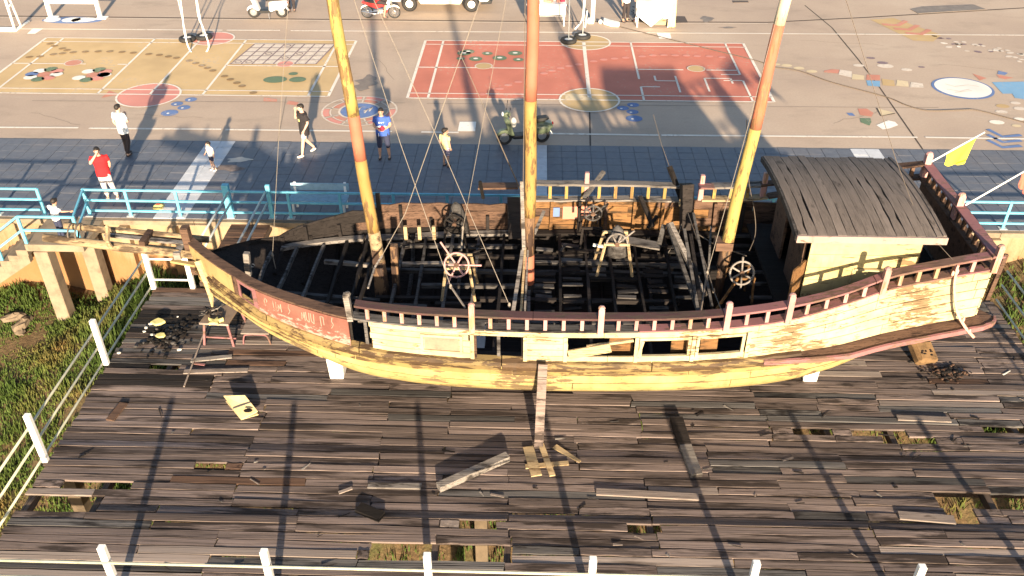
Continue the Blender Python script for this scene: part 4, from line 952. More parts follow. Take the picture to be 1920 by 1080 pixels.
# -- cabin with its curved plank roof
wx0, wx1, wy0, wy1 = 5.14, 7.20, 14.36, 16.8
cab = MB(); cab.box(((wx0+wx1)/2, wy1, 2.68), (wx1-wx0, .06, 1.75)); cab.box((wx1, (wy0+wy1)/2, 2.68), (.06, wy1-wy0-.06, 1.75)); cab = cab.build('cabin', 'brown_wood', ship)
for k in range(6):
    mb = MB(); mb.box(((wx0+wx1)/2, wy0, 1.93+k*.285), (wx1-wx0-.02, .04, .277)); mb.build('cabin_plank', 'cabin_yellow', cab)
for y, l_ in ((15.0, .9), (16.35, .85)): mb = MB(); mb.box((wx0-.02, y, 2.68), (.05, l_, 1.75)); mb.build('cabin_wall', 'brown_wood', cab)
mb = MB(); mb.box((wx0-.02, 15.7, 3.35), (.05, .6, .4)); mb.build('cabin_wall', 'brown_wood', cab)
mb = MB(); mb.bar((wx0-.02, wy0+.02, 2.30), (wx0-.32, wy0-.34, 2.30), .035, .95); mb.build('cabin_door', 'orange_wood', cab, label='open orange brown cabin door')
mb = MB(); a = Vector((6.05, wy0-.03, 2.62)); mb.bar(a+Vector((-.02, 0, -.42)), a+Vector((-.02, 0, .0)), .025, .02); mb.bar(a, a+Vector((1.0, -.12, .02)), .06, .03); mb.build('shutter_ledge', 'hull_cream', cab)
rx0, rx1, ry0, ry1 = 4.70, 7.33, 13.84, 17.0
roofz = lambda y: 3.64+.125*(1-((y-(ry0+ry1)/2)/((ry1-ry0)/2))**2)
npl = 15
for k in range(npl):
    xa = lerp(rx0, rx1, k/npl)+.004; xb_ = lerp(rx0, rx1, (k+1)/npl)-.004; dz = rnd.uniform(-.007, .007); rs = []; nn = 12; a0 = rnd.uniform(-.02, .03); a1 = rnd.uniform(-.05, .04)
    for i in range(nn+1):
        y = lerp(ry0+.02, ry1+a1, i/nn); z = roofz(min(y, ry1))+dz; j = rnd.uniform(-.010, .005) if rnd.random() < .93 else -rnd.uniform(.012, .04)
        rs.append([(xa-j*.4, y, z-.03), (xb_+j, y, z-.03), (xb_+j, y, z), (xa-j*.4, y, z)])
    mb = MB(); mb.rings(rs); mb.build('roof_plank', 'roof_wood', cab)
mb = MB(); mb.box(((rx0+rx1)/2, ry0-.005, 3.57), (rx1-rx0+.04, .05, .14)); mb.build('fascia', 'fascia_pale', cab, bevel=.005)
for x, mt in ((rx0-.005, 'char_grey'), (rx1-.03, 'roof_wood')):
    rs = []
    for i in range(13):
        y = lerp(ry0+.025, ry1, i/12); z = roofz(y); h_ = .02 if mt == 'roof_wood' else -.005; rs.append([(x-.03, y, z-.12), (x+.03, y, z-.12), (x+.03, y, z+h_), (x-.03, y, z+h_)])
    mb = MB(); mb.rings(rs); mb.build('roof_edge', mt, cab)
mb = MB()                                 # dark boards under the roof, closing the gaps
rs = [[(rx0+.02, lerp(ry0+.05, ry1-.05, i/8), roofz(lerp(ry0+.05, ry1-.05, i/8))-.05), (rx1-.02, lerp(ry0+.05, ry1-.05, i/8), roofz(lerp(ry0+.05, ry1-.05, i/8))-.05)] for i in range(9)]
mb.rings(rs, closed=False); mb.build('roof_lining', 'char', cab)
# stairs up to the stern deck
for y, mt in ((18.3-.75, 'char_grey'), (17.2, 'char_dull'), (16.85, 'char_grey'), (16.1, 'char_grey'), (15.66, 'ash_wood'), (15.2, 'char_grey'), (14.8, 'char_dull'), (14.4, 'char_grey')):
    mb = MB(); mb.box((4.72, y, 1.34+.02*math.sin(y*9)), (.56, .07, .05)); mb.build('side_deck_slat', mt, ship)
mb = MB(); mb.box((5.03, 15.6, 1.5), (.06, 3.6, .6)); mb.build('stern_bulkhead', 'char', ship)
# -- bowsprit: two poles, planks and a cross block
bs = MB(); bs.tube([(-6.9, 15.42, 1.98), (-8.5, 15.34, 2.22), (-10.0, 15.28, 2.46)], [.085, .10, .085], 10); bs = bs.build('bowsprit', 'bow_pole', ship, smooth=True)
mb = MB(); mb.tube([(-6.9, 15.95, 2.05), (-8.5, 15.82, 2.28), (-9.75, 15.70, 2.50)], [.075, .085, .07], 10); mb.build('bowsprit_pole', 'bow_pole', bs, smooth=True)
for y, z, x0, mt in ((15.66, 2.12, -8.9, 'ash_wood'), (15.55, 2.02, -8.1, 'raw_wood')): mb = MB(); mb.bar((-6.95, y, z-.02), (x0, y-.06, z+.26*(-x0-6.95)/2.2), .12, .035); mb.build('bowsprit_board', mt, bs)
mb = MB(); mb.box((-8.05, 15.6, 2.27), (.12, .5, .16), Matrix.Rotation(.12, 3, 'Y')); mb.build('cross_block', 'brown_wood', bs)
mb = MB(); mb.box((-7.35, 15.55, 2.05), (.14, .55, .16)); mb.build('cross_block', 'ash_wood', bs)
for x in (-9.35, -9.5): mb = MB(); mb.torus((x, 15.5, 2.42), .22, .018, 'x', 16, 6); mb.build('lashing', 'rope_dark', bs)
mb = MB(); mb.tube(curved([(-8.75, 15.5, 2.62), (-8.72, 15.4, 2.5), (-8.66, 15.2, 2.42), (-8.6, 15.17, 2.30)], 4), .045, 6); mb.build('rope_tail', 'raw_wood', bs)
# -- masts
def mast(name, x, y, zbands, r0, r1, lean, label):
    zs = [zbands[0][0]]+[b[1] for b in zbands]; mb = MB(); mats = []
    for (a, b, mt) in zbands:
        if mt not in mats: mats.append(mt)
        k = max(2, int((b-a)/.3)); pts = []; rr_ = []
        for i in range(k+1):
            z = lerp(a, b, i/k); q = (z-zs[0])/(zs[-1]-zs[0]); w_ = .012*math.sin(z*2.1+x); pts.append((x+lean*q+w_, y+.01*math.cos(z*1.7), z)); rr_.append(lerp(r0, r1, q))
        mb.tube(pts, rr_, 12, mats.index(mt))
    return mb.build('mast', mats, ship, smooth=True, label=label)
mast('mast', -3.14, 15.5, [(.3, 1.9, 'mast_brown'), (1.9, 2.6, 'bow_pole'), (2.6, 4.2, 'mast_ochre'), (4.2, 5.12, 'mast_red'), (5.12, 9.6, 'mast_yellow')], .135, .10, -.58, 'foremast painted yellow with one red band')
mast('mast', -.13, 15.5, [(.3, 1.4, 'char'), (1.4, 2.1, 'mast_red'), (2.1, 3.0, 'mast_brown'), (3.0, 5.46, 'mast_ochre'), (5.46, 9.8, 'mast_red')], .125, .105, .03, 'middle mast red above and ochre below')
mast('mast', 3.75, 15.5, [(.6, 2.35, 'mast_brown'), (2.35, 4.95, 'mast_yellow'), (4.95, 6.9, 'mast_red'), (6.9, 9.2, 'mast_pale')], .135, .09, .58, 'aft mast pale at the top with a red band')
mb = MB(); mb.box((3.80, 15.5, 2.42), (.34, .3, .18)); mb.build('mast_collar', 'brown_wood', ship); 
for x, y in ((3.62, 15.4), (-3.3, 15.42), (-2.95, 15.6)): mb = MB(); mb.bar((x, y, .6), (x+.04, y, 2.2 if x < 0 else 1.9), .14, .14); mb.build('mast_partner', 'char' if x > 0 else 'mast_brown', ship)
# props beside the middle mast
for p, q, mt, w_ in ((V_(978, 340, 15.6), V_(982, 470, 15.2), 'ash_wood', .07), (V_(980, 470, 15.2), V_(962, 585, 13.6), 'ash_wood', .07), (V_(985, 465, 15.25), V_(977, 585, 13.6), 'raw_wood', .045), (V_(990, 470, 15.2), V_(984, 585, 13.6), 'ash_wood', .04), (V_(1020, 396, 16.4), V_(1002, 438, 15.8), 'ash_wood', .06)):
    mb = MB(); mb.bar(p, q, w_, w_*.7); mb.build('prop', mt, ship)
# burnt spars and props aft of the middle mast
for p, q, mt, w_ in ((V_(1252, 420, 16.1), V_(1312, 590, 13.9), 'char_grey', .075), (V_(1257, 419, 16.0), V_(1322, 555, 14.5), 'ash_wood', .095), (V_(1283, 430, 16.0), V_(1310, 590, 13.8), 'char_grey', .06), (V_(1295, 440, 16.0), V_(1312, 560, 14.2), 'char', .07), (V_(1300, 400, 16.6), V_(1335, 575, 14.0), 'char_grey', .05), (V_(1245, 422, 16.3), V_(1236, 458, 16.0), 'char_grey', .09), (V_(1333, 425, 16.2), V_(1328, 520, 15.0), 'char_grey', .04),
                        (V_(1255, 312, 18.2), V_(1290, 405, 17.6), 'char', .10), (V_(1288, 345, 17.6), V_(1287, 430, 17.3), 'char', .26), (V_(1132, 322, 18.3), V_(1095, 372, 17.7), 'char_grey', .09), (V_(1200, 368, 17.6), V_(1224, 425, 17.0), 'char', .08), (V_(1232, 405, 17.2), V_(1215, 428, 17.0), 'char', .07),
                        (V_(963, 370, 17.7), V_(965, 448, 17.2), 'char', .28), (V_(900, 340, 17.6), V_(906, 372, 17.7), 'char', .06), (V_(708, 362, 17.6), V_(712, 415, 17.4), 'char', .10), (V_(1085, 390, 17.3), V_(1086, 415, 17.2), 'char', .05), (V_(1140, 382, 17.6), V_(1118, 408, 17.0), 'char', .04)):
    mb = MB(); mb.bar(p, q, w_, w_*.8); mb.build('burnt_spar', mt, ship)
p = V_(1283, 380, 17.55); mb = MB(); mb.ell(p, (.13, .1, .17), 10, 6); mb.build('block', 'raw_wood', ship)
# -- rigging
def rig(pts, r_=.010, mt='rope', knots=(), parent=ship):
    mb = MB(); mb.tube(pts, r_, 5)
    for k in knots: mb.ell(k, (.03, .03, .06), 7, 5)
    mb.build('rigging_line', mt, parent)
M1, M2, M3 = Vector((-3.70, 15.5, 9.5)), Vector((-.10, 15.5, 9.7)), Vector((4.30, 15.5, 9.1))
e = V_(511, 478, 16.0); rig([V_(545, -60, 15.6), V_(522, 270, 15.8), e], .005, 'rope', [e]); rig([e, e+Vector((.02, 0, -.45))], .012, 'rope')
a = V_(845, 537, 13.9); rig([M1, V_(751, 270, 14.9), a], .006, 'rope', [a]); rig([a, V_(872, 577, 13.3)], .02, 'rope')
a = V_(955, 572, 13.4); rig([M1, V_(825, 270, 15.0), a], .006, 'rope', [a])
a = V_(868, 428, 16.4); rig([M2, V_(898, 270, 16.1), a], .005, 'rope', [a]); rig([a, V_(865, 470, 16.0)], .02, 'rope')
a = V_(716, 480, 14.9); rig([M2, V_(760, 400, 15.1), a], .007, 'rope'); rig([a, V_(702, 502, 14.6), V_(690, 540, 13.9)], .022, 'ash_wood')
rig([V_(985, -30, 15.4), V_(981, 340, 15.5)], .008, 'rope_dark'); rig([V_(1010, -20, 15.6), V_(1000, 380, 15.6)], .006, 'rope_dark')
rig([V_(926, 243, 17.0), V_(960, 320, 17.5), V_(976, 356, 17.8)], .014, 'rope_dark'); rig([V_(860, 95, 15.6), V_(926, 243, 17.0)], .006, 'rope')
a = V_(1326, 512, 14.6); rig([M3, V_(1395, 265, 15.2), a], .006, 'rope', [a]); rig([a, V_(1314, 585, 13.6)], .02, 'rope_dark')
a = V_(1370, 455, 15.5); rig([M3+Vector((.1, 0, 0)), V_(1418, 270, 15.55), a], .006, 'rope'); a = V_(1338, 545, 14.3); rig([V_(1290, 400, 17.0), V_(1325, 500, 15.0), a, V_(1352, 580, 13.4)], .010, 'rope_dark', [a])
rig(curved([V_(1400, 225, 15.7), V_(1403, 330, 15.9), V_(1415, 400, 16.2), V_(1416, 440, 16.0), V_(1405, 470, 15.6)], 5), .008, 'rope_dark')
rig(curved([V_(1310, 440, 16.2), V_(1345, 460, 15.8), V_(1400, 480, 15.5)], 5), .012, 'rope_dark'); rig(curved([V_(1278, 420, 16.6), V_(1268, 450, 16.3), V_(1252, 475, 16.1)], 5), .006, 'rope')
st_ = Vector((7.62, 13.8, 3.12)); rig([M3, V_(1680, 300, 15.4), V_(1725, 420, 14.6), st_], .006, 'rope_dark')
k = Vector((7.62, near(7.62)-.09, 3.02)); rig(curved([k+Vector((0, 0, .12)), k, k+Vector((.05, -.02, -.35)), k+Vector((.22, -.06, -.85)), k+Vector((.42, -.15, -1.15)), k+Vector((.58, -.28, -1.3))], 5), .028, 'rope_pink', [k+Vector((.02, 0, -.02)), k+Vector((-.05, 0, -.06)), k+Vector((.36, -.12, -1.0)), k+Vector((.5, -.2, -1.22))])
rig([V_(1255, 312, 18.2), V_(1240, 270, 18.6), V_(1225, 215, 19.2)], .006, 'rope_dark')
rebase(ship)

# ---------------------------------------------------------------- things standing in the ship
def wheel_stand(label, c, r_, tilt, spokes, stand, rz=0, cone=False, mat='baluster_pink', smat='raw_wood', half=False):
    """a ship's wheel on an A shaped stand; c is the hub"""
    base = Vector((c[0], c[1]+.25, 1.30)); w_ = thing('wheel_stand', label, "ship's wheel", 'wheels on stands inside the ship', loc=base)
    mt_ = Matrix.Translation(c) @ Matrix.Rotation(rz, 4, 'Z') @ Matrix.Rotation(tilt, 4, 'X')
    mb = MB(); mb.torus((0, 0, 0), r_, .022, 'y', 28, 7, mt_, arc=(0, math.pi) if half else (0, 2*math.pi)); mb.build('wheel_rim', mat, w_, smooth=True)
    for a, l_ in spokes:
        a = R(a); mb = MB(); mb.tube([mt_ @ Vector((0, 0, 0)), mt_ @ Vector((r_*l_*math.cos(a), 0, r_*l_*math.sin(a)))], [.018, .020], 6); mb.build('spoke', mat, w_)
    mb = MB(); mb.tube([mt_ @ Vector((0, -.05, 0)), mt_ @ Vector((0, .30, 0))], .05, 10); mb.build('hub', 'brown_wood', w_)
    (xa, xb_), (xc, xd), zt = stand
    for yy in (.05, .55):
        y = c[1]+yy
        for a, b in ((xa, xc), (xb_, xd)): mb = MB(); mb.bar((c[0]+b, y+(-.12 if yy < .3 else .12), 1.22), (c[0]+a, y, zt), .042, .042); mb.build('leg', smat, w_)
        mb = MB(); mb.bar((c[0]+xa-.03, y, zt), (c[0]+xb_+.03, y, zt), .05, .05); mb.build('crossbar', smat, w_)
    mb = MB(); mb.bar((c[0]+xc-.12, c[1]-.12, 1.25), (c[0]+xd+.12, c[1]-.12, 1.25), .10, .07); mb.build('sill', 'char', w_)
    if cone:
        mb = MB(); mb.tube([(c[0]+.05, c[1]+.3, 1.65), (c[0]+.04, c[1]+.3, 1.95), (c[0]+.02, c[1]+.3, 2.25), (c[0], c[1]+.3, 2.33)], [.24, .20, .11, .03], 14); mb.build('drum', 'char_grey', w_, smooth=True)
    rebase(w_); return w_
wheel_stand("ship's wheel on an A shaped stand just aft of the yellow foremast", V_(856, 497, 15.0), .245, -.42, [(125, 2.3), (0, 2.05), (245, 1.75), (60, 1), (180, 1), (305, 1)], ((-.22, .25), (-.34, .36), 2.02))
wheel_stand("half wheel over a dark drum on a yellow stand between middle and aft mast", V_(1157, 458, 16.0), .22, -.3, [(40, 2.1), (120, 1), (65, 1)], ((-.24, .24), (-.40, .38), 2.02), cone=True, smat='raw_wood', mat='ash_wood', half=True)
wheel_stand("ship's wheel beside the foot of the aft mast near the stair", V_(1391, 512, 14.9), .235, -.35, [(90, 1.4), (270, 1.35), (30, 1), (150, 1), (210, 1), (330, 1)], ((-.05, .27), (-.42, .30), 1.95), mat='ash_wood', smat='orange_wood')
wheel_stand("blackened wheel against the far bulwark behind the drum stand", V_(1112, 400, 17.1), .19, .1, [(40, 1.9), (90, 1.2), (150, 1), (210, 1), (270, 1), (330, 1)], ((-.2, .2), (-.25, .25), 1.75), mat='char_grey', smat='char')
wheel_stand("burnt black winch against the far bulwark behind the first wheel", V_(852, 420, 16.9), .22, .1, [(100, 1.5), (40, 1.1), (150, 1), (210, 1), (330, 1), (270, 1)], ((-.2, .2), (-.28, .28), 1.8), mat='char', smat='char', cone=True)
# white blocks under the hull
for i, (x, y, lb) in enumerate(((-4.08, 14.15, 'white concrete block under the bow end of the yellow hull'), (5.74, 14.35, 'white concrete block under the stern end of the yellow hull'), (-1.2, 14.9, 'white concrete block under the middle of the hull toward the bow'), (2.6, 14.9, 'white concrete block under the middle of the hull toward the stern'))):
    y += .28; h_ = (.52 if i == 0 else .60 if i == 1 else .3); mb = MB()
    for xx, s_ in ((0, 1), ): mb.rings([[(x-.14, y-.3, ZD), (x+.14, y-.3, ZD), (x+.14, y+.6, ZD), (x-.14, y+.6, ZD)], [(x-.17, y-.3, ZD+h_), (x+.17, y-.3, ZD+h_), (x+.17, y+.6, ZD+h_), (x-.17, y+.6, ZD+h_)]])
    o = mb.build('support_block', 'white_paint', bevel=.015); tag(o, lb, 'support block', 'white blocks under the ship')
# flags at the stern
def flag(label, p, q, col, mat, cl):
    f = thing('flag', label, 'flag', 'flags on the stern rail', loc=p); mb = MB(); mb.tube([p, q], .018, 8); mb.build('pole', 'white_paint', f, smooth=True)
    p, q = Vector(p), Vector(q); d = (q-p); L_ = d.length; n, k = 12, 8; rs = []
    for i in range(n+1):
        s_ = lerp(cl[0], cl[1], i/n); top = p+d*s_; row = []
        for j in range(k+1):
            t_ = j/k; dr = lerp(cl[2]*.5, cl[2]*1.15, i/n)*(1+.05*math.sin(i*.9)); row.append(top+Vector((.02*math.sin(i*.9+t_*2)+lerp(.02, cl[3], i/n)*t_, .05*math.sin(i*.8+t_*1.5)*t_, -dr*t_)))
        rs.append(row)
    mb = MB(); mb.rings(rs, closed=False); o = mb.build('cloth', mat, f, smooth=True)
    rebase(f)
plain('flag_yellow', (.78, .68, .05), .8, var=.04, bump=0); plain('flag_red', (.68, .12, .08), .8, var=.05, bump=0)
flag('yellow flag on a white pole at the far corner of the stern rail', V_(1734, 310, 17.5), V_(1846, 248, 18.2), None, 'flag_yellow', (.37, .90, .60, -.14))
flag('red flag on a white pole at the middle of the stern rail', V_(1806, 387, 15.9), V_(1940, 310, 16.8), None, 'flag_red', (.82, 1.0, .6, .05))
# ---------------------------------------------------------------- things lying on the deck
plain('mud', (.15, .09, .042), .95, var=.3, scale=5, bump=.6); plain('tabletop', (.20, .145, .105), .7, var=.2, scale=4); plain('foam_yellow', (.62, .56, .22), .9, var=.12, scale=9, bump=.4); plain('panel_cream', (.56, .45, .24), .8, var=.15, scale=5)
plain('litter_white', (.68, .66, .60), .8, var=.1)
a = G(373, 605, ZD+.62); b_ = G(428, 608, ZD+.62); c_ = G(455, 566, ZD+.62); d_ = G(405, 562, ZD+.62)
tb = thing('work_table', 'brown topped table with charred debris on it beside the bow', 'table', loc=((a.x+c_.x)/2, (a.y+c_.y)/2, ZD))
mb = MB(); mb.prism([(p.x, p.y) for p in (a, b_, c_, d_)], ZD+.585, ZD+.62); mb.build('tabletop', 'tabletop', tb, bevel=.006)
mb = MB(); mb.bar((a.x, a.y, ZD+.60), (b_.x, b_.y, ZD+.60), .02, .045); mb.build('table_edge', 'pale_wood', tb)
cx = (a.x+c_.x)/2; cy = (a.y+c_.y)/2
for p in (a, b_, c_, d_):
    t_ = Vector((lerp(p.x, cx, .22), lerp(p.y, cy, .2), ZD+.58)); f_ = Vector((lerp(p.x, cx, -.02), lerp(p.y, cy, .05), ZD)); mb = MB(); mb.bar(f_, t_, .045, .04); mb.build('leg', 'rail_pink', tb)
mb = MB(); mb.bar((a.x, a.y+.1, ZD+.16), (b_.x+.06, b_.y+.1, ZD+.16), .03, .03); mb.build('stretcher', 'rail_pink', tb); rebase(tb)
def rubble(name, lb, cat, c, r_, n, mats, seed, zr_=.10, ln_=(.06, .22), group=None, lumps=False):
    r2 = random.Random(seed); t_ = thing(name, lb, cat, group, loc=c); mbs = {}
    for i in range(n):
        q = abs(r2.gauss(0, .45)); an = r2.uniform(0, 6.3); x = c[0]+r_[0]*q*math.cos(an); y = c[1]+r_[1]*q*math.sin(an); z = c[2]+max(0, zr_*(1-q))*r2.random()+.015
        l_ = r2.uniform(*ln_); a2 = r2.uniform(0, 6.3); m_ = r2.choice(mats); 
        if lumps: mbs.setdefault(m_, MB()).ell((x, y, z), (l_*.5, l_*r2.uniform(.25, .5), l_*r2.uniform(.15, .35)), 6, 4, Matrix.Rotation(a2, 3, 'Z'))
        else: mbs.setdefault(m_, MB()).bar((x, y, z), (x+l_*math.cos(a2), y+l_*math.sin(a2), z+r2.uniform(-.02, .06)), r2.uniform(.02, .08), r2.uniform(.015, .04), taper=r2.uniform(.3, 1))
    for k, mb in mbs.items(): o = mb.build('debris', k, t_, kind='stuff')
    rebase(t_); return t_
tc = G(398, 588, ZD+.625)
rubble('debris_heap', 'charred sticks and twisted foil heaped on the brown work table', 'debris', (tc.x-.03, tc.y, tc.z), (.26, .2), 26, ['char', 'char', 'char_grey', 'ash_wood'], 3, .16)
fo = G(404, 602, ZD+.66); mb = MB(); r_ = random.Random(2)
star = [(fo.x+(.17 if i % 2 == 0 else .07)*math.cos(2*math.pi*i/10+.3), fo.y+(.15 if i % 2 == 0 else .06)*math.sin(2*math.pi*i/10+.3)) for i in range(10)]
mb.prism(star, fo.z-.03, fo.z+.01); mb.v = [(x, y, z+(.09*abs(x-fo.x)*4*r_.random() if z > fo.z-.02 else 0)) for x, y, z in mb.v]
tag(mb.build('torn_panel', 'foam_yellow'), 'torn yellow star shaped scrap lying on the work table', 'scrap')
sb_ = thing('low_bench', 'small low pinkish bench with curved legs under the bow planks', 'bench', loc=(-6.2, 15.5, ZD)); c = G(475, 622, ZD+.30)
mb = MB(); mb.box((c.x+.05, c.y+.18, ZD+.30), (.62, .52, .03)); mb.build('seat', 'pale_wood', sb_, bevel=.005)
for y in (c.y-.06, c.y+.42):
    mb = MB(); mb.tube(curved([(c.x-.25, y, ZD), (c.x-.22, y, ZD+.16), (c.x-.14, y, ZD+.26), (c.x+.24, y, ZD+.26), (c.x+.32, y, ZD+.16), (c.x+.35, y, ZD)], 4), .018, 6); mb.build('leg_frame', 'rail_pink', sb_)
rebase(sb_)
def single(name, lb, cat, mat, fn, group=None, bevel=0, smooth=False):
    mb = MB(); fn(mb); return tag(mb.build(name, mat, bevel=bevel, smooth=smooth), lb, cat, group)
p0, p1 = G(345, 725, ZD+.02), V_(391, 602, 15.75)
single('long_pole', 'long thin pale pole leaning from the deck onto the work table', 'pole', 'pale_wood', lambda mb: mb.tube([p0, p1], .018, 7))
bx_ = thing('cardboard_panel', 'cream folded panel lying on the deck left of the hull middle', 'panel', loc=G(452, 762, ZD)); q4 = [G(419, 742, ZD+.16), G(459, 741, ZD+.22), G(483, 771, ZD+.10), G(452, 786, ZD+.03)]
mb = MB(); mb.add([p for p in q4]+[p-Vector((0, 0, .02)) for p in q4], [(0, 1, 2, 3), (7, 6, 5, 4), (0, 4, 5, 1), (1, 5, 6, 2), (2, 6, 7, 3), (3, 7, 4, 0)]); mb.build('sheet', 'panel_cream', bx_)
mb = MB(); mb.bar(q4[0].lerp(q4[3], .55)+Vector((0, 0, .008)), q4[1].lerp(q4[2], .45)+Vector((0, 0, .008)), .035, .012); mb.build('fold_strip', 'char_grey', bx_)
mb = MB(); mb.prism([(q4[0].x+.02, q4[0].y, ), (q4[1].x, q4[1].y), (q4[2].x, q4[2].y), (q4[3].x, q4[3].y)], ZD, ZD+.02); mb.build('backing', 'panel_cream', bx_)
c = G(465, 770, ZD+.145); mb = MB(); mb.ell((c.x, c.y, c.z+.005), (.09, .06, .012), 10, 4); mb.build('burn_hole', 'char', bx_); rebase(bx_)
c = G(1727, 672, ZD); tip = thing('tipped_board', 'tipped muddy brown box on the deck right of the stern', 'box', loc=(c.x, c.y, ZD))
mb = MB(); rot = Matrix.Rotation(.25, 3, 'Z') @ Matrix.Rotation(.5, 3, 'X') @ Matrix.Rotation(.15, 3, 'Y'); mb.box((c.x, c.y, ZD+.16), (.52, .50, .22), rot); mb.build('crate', 'mud', tip, bevel=.05)
mb = MB(); mb.box(Vector((c.x, c.y, ZD+.16))+rot @ Vector((0, 0, .115)), (.40, .38, .02), rot); mb.build('crate_face', 'mud', tip, bevel=.008)
r2 = random.Random(6); mb = MB()
for i in range(7): mb.ell(Vector((c.x, c.y, ZD+.16))+rot @ Vector((r2.uniform(-.15, .15), r2.uniform(-.22, .05), .125)), (r2.uniform(.02, .05), r2.uniform(.02, .05), .012), 7, 4)
mb.build('soot_mark', 'char', tip); rebase(tip)
c = G(1775, 700, ZD); rubble('charcoal_heap', 'black charcoal spilled on the deck beside the tipped brown box', 'charcoal', (c.x, c.y, ZD), (.6, .32), 260, ['char', 'char', 'char', 'brown_wood'], 9, .04, (.02, .11), lumps=True)
c = G(318, 630, ZD); rubble('charcoal_heap', 'black charred heap with yellow scraps between the left fence and the work table', 'charcoal', (c.x, c.y, ZD), (.6, .8), 300, ['char', 'char', 'char', 'char', 'char_grey'], 10, .04, (.02, .13), lumps=True)
for i, (u, v, s_) in enumerate(((298, 605, .16), (302, 630, .11), (282, 608, .05), (274, 615, .05), (336, 656, .06), (223, 662, .05), (270, 622, .04), (333, 594, .03), (285, 628, .05))):
    c = G(u, v, ZD+.1 if i < 2 else ZD+.02); r2 = random.Random(i+40); pl = [(c.x+s_*(.7+.5*r2.random())*math.cos(k*.9), c.y+s_*.7*(.6+.6*r2.random())*math.sin(k*.9)) for k in range(7)]
    single('foam_scrap', ['largest torn yellow foam scrap on the black heap near the left fence', 'smaller yellow scrap just below the largest one on the black heap', 'white flake on the deck left of the yellow scraps', 'white flake on the deck farthest left of the yellow scraps', 'white crumpled paper below the black heap', 'white curl by the foot of the left fence post', 'tiny white flake below the yellow scraps', 'tiny white flake right of the black heap', 'white flake between the two yellow scraps'][i], 'scrap', 'foam_yellow' if i < 2 else 'litter_white', lambda mb: mb.prism(pl, c.z, c.z+s_*.35), 'scraps on the deck')
def loose(lb, u0, v0, u1, v1, wd, th, mat, name='loose_plank', dz0=.03, dz1=.03, group='loose planks on the deck', taper=1.0):
    p = G(u0, v0, ZD+dz0); q = G(u1, v1, ZD+dz1); return single(name, lb, 'plank', mat, lambda mb: mb.bar(p, q, wd, th, taper=taper), group)
loose('broad yellow splintered plank, left one of the fan on the deck', 990, 838, 1006, 892, .20, .03, 'raw_wood')
loose('narrow yellow plank, middle one of the fan on the deck', 1014, 832, 1036, 892, .11, .03, 'raw_wood', dz0=.06)
loose('yellow pointed plank, slanting right one of the fan on the deck', 1040, 837, 1088, 866, .12, .03, 'raw_wood', taper=.5)
loose('yellow plank lying across under the fan', 985, 875, 1066, 868, .10, .025, 'raw_wood', dz0=.01, dz1=.01)
loose('long pale round log lying slantwise in front of the hull', 822, 914, 952, 856, .15, .13, 'ash_wood', name='log', dz0=.07, dz1=.10)
loose('half burnt beam end, black above and pale below, standing toward the near deck', 1276, 812, 1306, 892, .22, .09, 'ash_wood', dz0=.06, dz1=.04)
loose('black charred end piece touching the half burnt beam', 1268, 785, 1284, 836, .24, .11, 'char', dz0=.07, dz1=.06)
loose('grey plank leaning slantwise near the left fence', 206, 788, 232, 756, .17, .03, 'brown_wood')
loose('pale grey plank strip lying below the work table', 358, 676, 435, 668, .11, .03, 'ash_wood')
loose('long pale plank strip at the left under the bow', 345, 697, 465, 694, .12, .025, 'pale_wood')
loose('broken reddish plank piece below the pole', 362, 681, 384, 684, .05, .02, 'rail_pink')
loose('white worn plank on the deck at the far right', 1682, 783, 1782, 787, .14, .03, 'pale_wood')
loose('pale plank bits at the near deck, left of the log', 690, 910, 790, 912, .13, .03, 'ash_wood')
loose('dark tarred beam piece lying in the near shadowed deck', 672, 952, 716, 970, .20, .09, 'char')
loose('small slanted splinter left of the log', 635, 924, 660, 915, .06, .02, 'pale_wood')
loose('pale plank with ragged ends under the text of boards, near deck centre', 1118, 922, 1310, 932, .15, .03, 'pale_wood')
loose('grey plank lying loose near the right hole', 1685, 966, 1790, 975, .18, .03, 'pale_wood')
p0, p1 = V_(1018, 683, 12.78), G(1010, 838, ZD+.05)
single('leaning_plank', 'grey plank leaning from the deck up against the hull middle', 'plank', 'deck_wood', lambda mb: mb.bar(p1, p0, .17, .035, (0, -1, .3)))
rnd = random.Random(77); mbs = {}
for i in range(80):                        # splinters and flakes everywhere
    x = rnd.uniform(-8.8, 10.4); y = rnd.uniform(9.0, 16.5) if abs(x) > 6 else rnd.uniform(9.0, 13.6); a = rnd.gauss(0, .5); l_ = rnd.uniform(.04, .3)
    mbs.setdefault(rnd.choice(['ash_wood', 'pale_wood', 'char', 'char', 'litter_white' if i % 4 == 0 else 'char_grey']), MB()).bar((x, y, ZD+.012), (x+l_*math.cos(a), y+l_*math.sin(a), ZD+.02), rnd.uniform(.012, .05), .012, taper=rnd.uniform(.2, 1))
sp_ = thing('splinters', 'splinters and flakes scattered over the deck', 'debris', loc=(0, 12, ZD)); sp_['kind'] = 'stuff'
for k, mb in mbs.items(): mb.build('splinter', k, sp_, kind='stuff')
rebase(sp_)
c = G(1858, 470, -.6); single('stake', 'dark wooden stake standing on the bank by the right wall', 'stake', 'brown_wood', lambda mb: mb.bar((11.55, 19.0, -1.6), (11.75, 19.2, -.05), .10, .08))
c = V_(289, 388, 20.55); ctn = thing('snack_packet', 'small yellow packet lying on the paving behind the blue railing', 'packet', loc=(-10.15, 20.75, .02))
